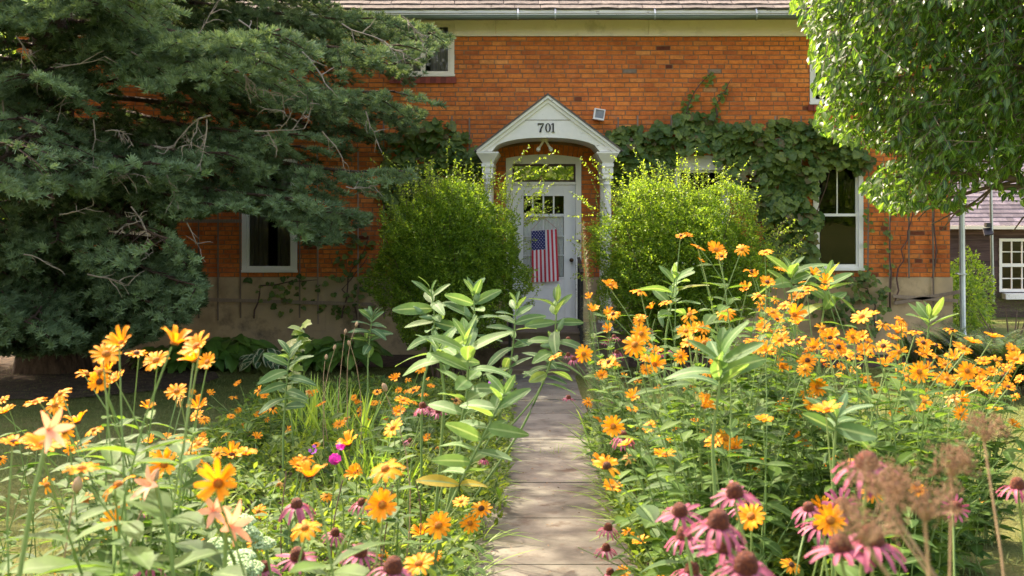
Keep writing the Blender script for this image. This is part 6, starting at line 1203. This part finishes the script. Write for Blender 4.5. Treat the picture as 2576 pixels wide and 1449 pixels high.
# street trees behind the camera: they are what the windows reflect
for (X_, Y_, z_, r_, h_, w_) in [(-10, -17, 5.5, 6.0, 5.2, 'left'), (0.5, -22, 4.6, 4.6, 4.6, 'low middle'), (11.5, -18, 5.5, 6.5, 5.2, 'right')]:
    t = thing('street_tree', f'{w_} street tree behind the viewer, mirrored in the window glass', 'tree', (X_, Y_, 0)); n = 6000; d = rdir(n); T = np.array([X_, Y_, z_]) + d * ((1 - np.abs(rng.normal(size=n)) * .25) * (1 + .15 * np.sin(d[:, 0] * 7)))[:, None] * np.array([r_, r_, h_]); m = MB()
    m.inst(bl_, frames(nrm(d + rng.normal(size=(n, 3))), nrm(np.array([0, 0, 1.0]) + rng.normal(size=(n, 3)))), T, R(0, 1, n), R(2, 3.4, n)); obj('crown', m, M_bush, t); m = MB(); m.tubes([[(X_, Y_, -.1), (X_, Y_, 4), (X_, Y_, 9)]], [[.4, .3, .1]], 10); obj('trunk', m, M_bark2, t)

# ------------------------------------------------------------------ grass and litter
def grass(name, label, regions, n, L=.05):
    x = []; y = []
    for (a, b, c, d, w_) in regions: k = int(n * w_); x.append(R(a, b, k)); y.append(c + (d - c) * R(0, 1, k) ** 1.2)
    x, y = np.concatenate(x), np.concatenate(y); inb = ((x > np.array([max(lx(v), -.345 * v) for v in y]) + .03) & (x < PL) & (y < 12.6)) | ((x < np.array([min(rx(v), .36 * v) for v in y]) - .03) & (x > PR) & (y < 10.6)) | ((x > PL) & (x < PR)) | (y > 15.5) | ((x < -4) & (y > 13) & (R(size=len(x)) < .45))
    ppx = CX + F * x / y; k_ = ~inb & (ppx > -150) & (ppx < 2750); x, y = x[k_], y[k_]; n = len(x); T = np.stack([x, y, gz(x, y)], 1); D = nrm(np.stack([R(-1, 1, n), R(-1, 1, n), R(.4, 2.2, n)], 1)); tp = [merge_t([xf(blade_t(1, .09, 2, d_), frames(np.array([nrm([math.cos(a), math.sin(a), 1.2])]), np.array([0, 0, 1.0]))[0], (R(-.3, .3), R(-.3, .3), 0)) for a, d_ in ((0, .2), (2, .5), (4.2, .35))]) for _ in range(3)]
    m = MB(); g = rng.integers(0, 3, n); pt = .5 + .5 * np.sin(x * 1.7 + np.sin(y * 1.1) * 2) * np.sin(y * 1.4 + x * .6)
    for v in range(3): q_ = g == v; a = R(0, 6.28, q_.sum()); M_ = np.zeros((q_.sum(), 3, 3)); M_[:, 0, 0] = np.cos(a); M_[:, 0, 1] = -np.sin(a); M_[:, 1, 0] = np.sin(a); M_[:, 1, 1] = np.cos(a); M_[:, 2, 2] = 1; m.inst(tp[v], M_, T[q_], np.clip(R(0, .75, q_.sum()) + .25 * pt[q_], 0, 1), L * R(.5, 1.2, q_.sum()))
    tag(obj(name, m, M_grassm), label, 'grass', None, 'stuff')
grass('grass', 'mown lawn grass on both sides of the garden beds', [(-9, -1.6, 4.5, 15.4, .55), (2, 7.5, 4.5, 15.4, .38), (-3, 5, 10.5, 15.4, .12)], 52000)
n = 1100; m = MB(); x = R(PL + .02, PR - .02, n); y = R(4.5, 14.4, n); e = R(size=n) < .5; x[e] = np.where(R(size=e.sum()) < .5, PL + np.abs(rng.normal(size=e.sum())) * .06, PR - np.abs(rng.normal(size=e.sum())) * .06)
T = np.stack([x, y, gz(x, y) + .040], 1); a = R(0, 6.28, n); m.inst(leaf_t(.022, .011, 2, .3, .1), frames(np.stack([np.cos(a), np.sin(a), np.zeros(n)], 1), nrm(np.array([0, 0, 1.0]) + rng.normal(size=(n, 3)) * .25)), T, R(0, 1, n), R(.3, 1.2, n))
tag(obj('leaf_litter', m, leafm('dry_leaf', (.16, .09, .05), (.34, .24, .13), 1, .1, .8)), 'small dry leaves and petals scattered on the concrete path', 'leaf litter', None, 'stuff')
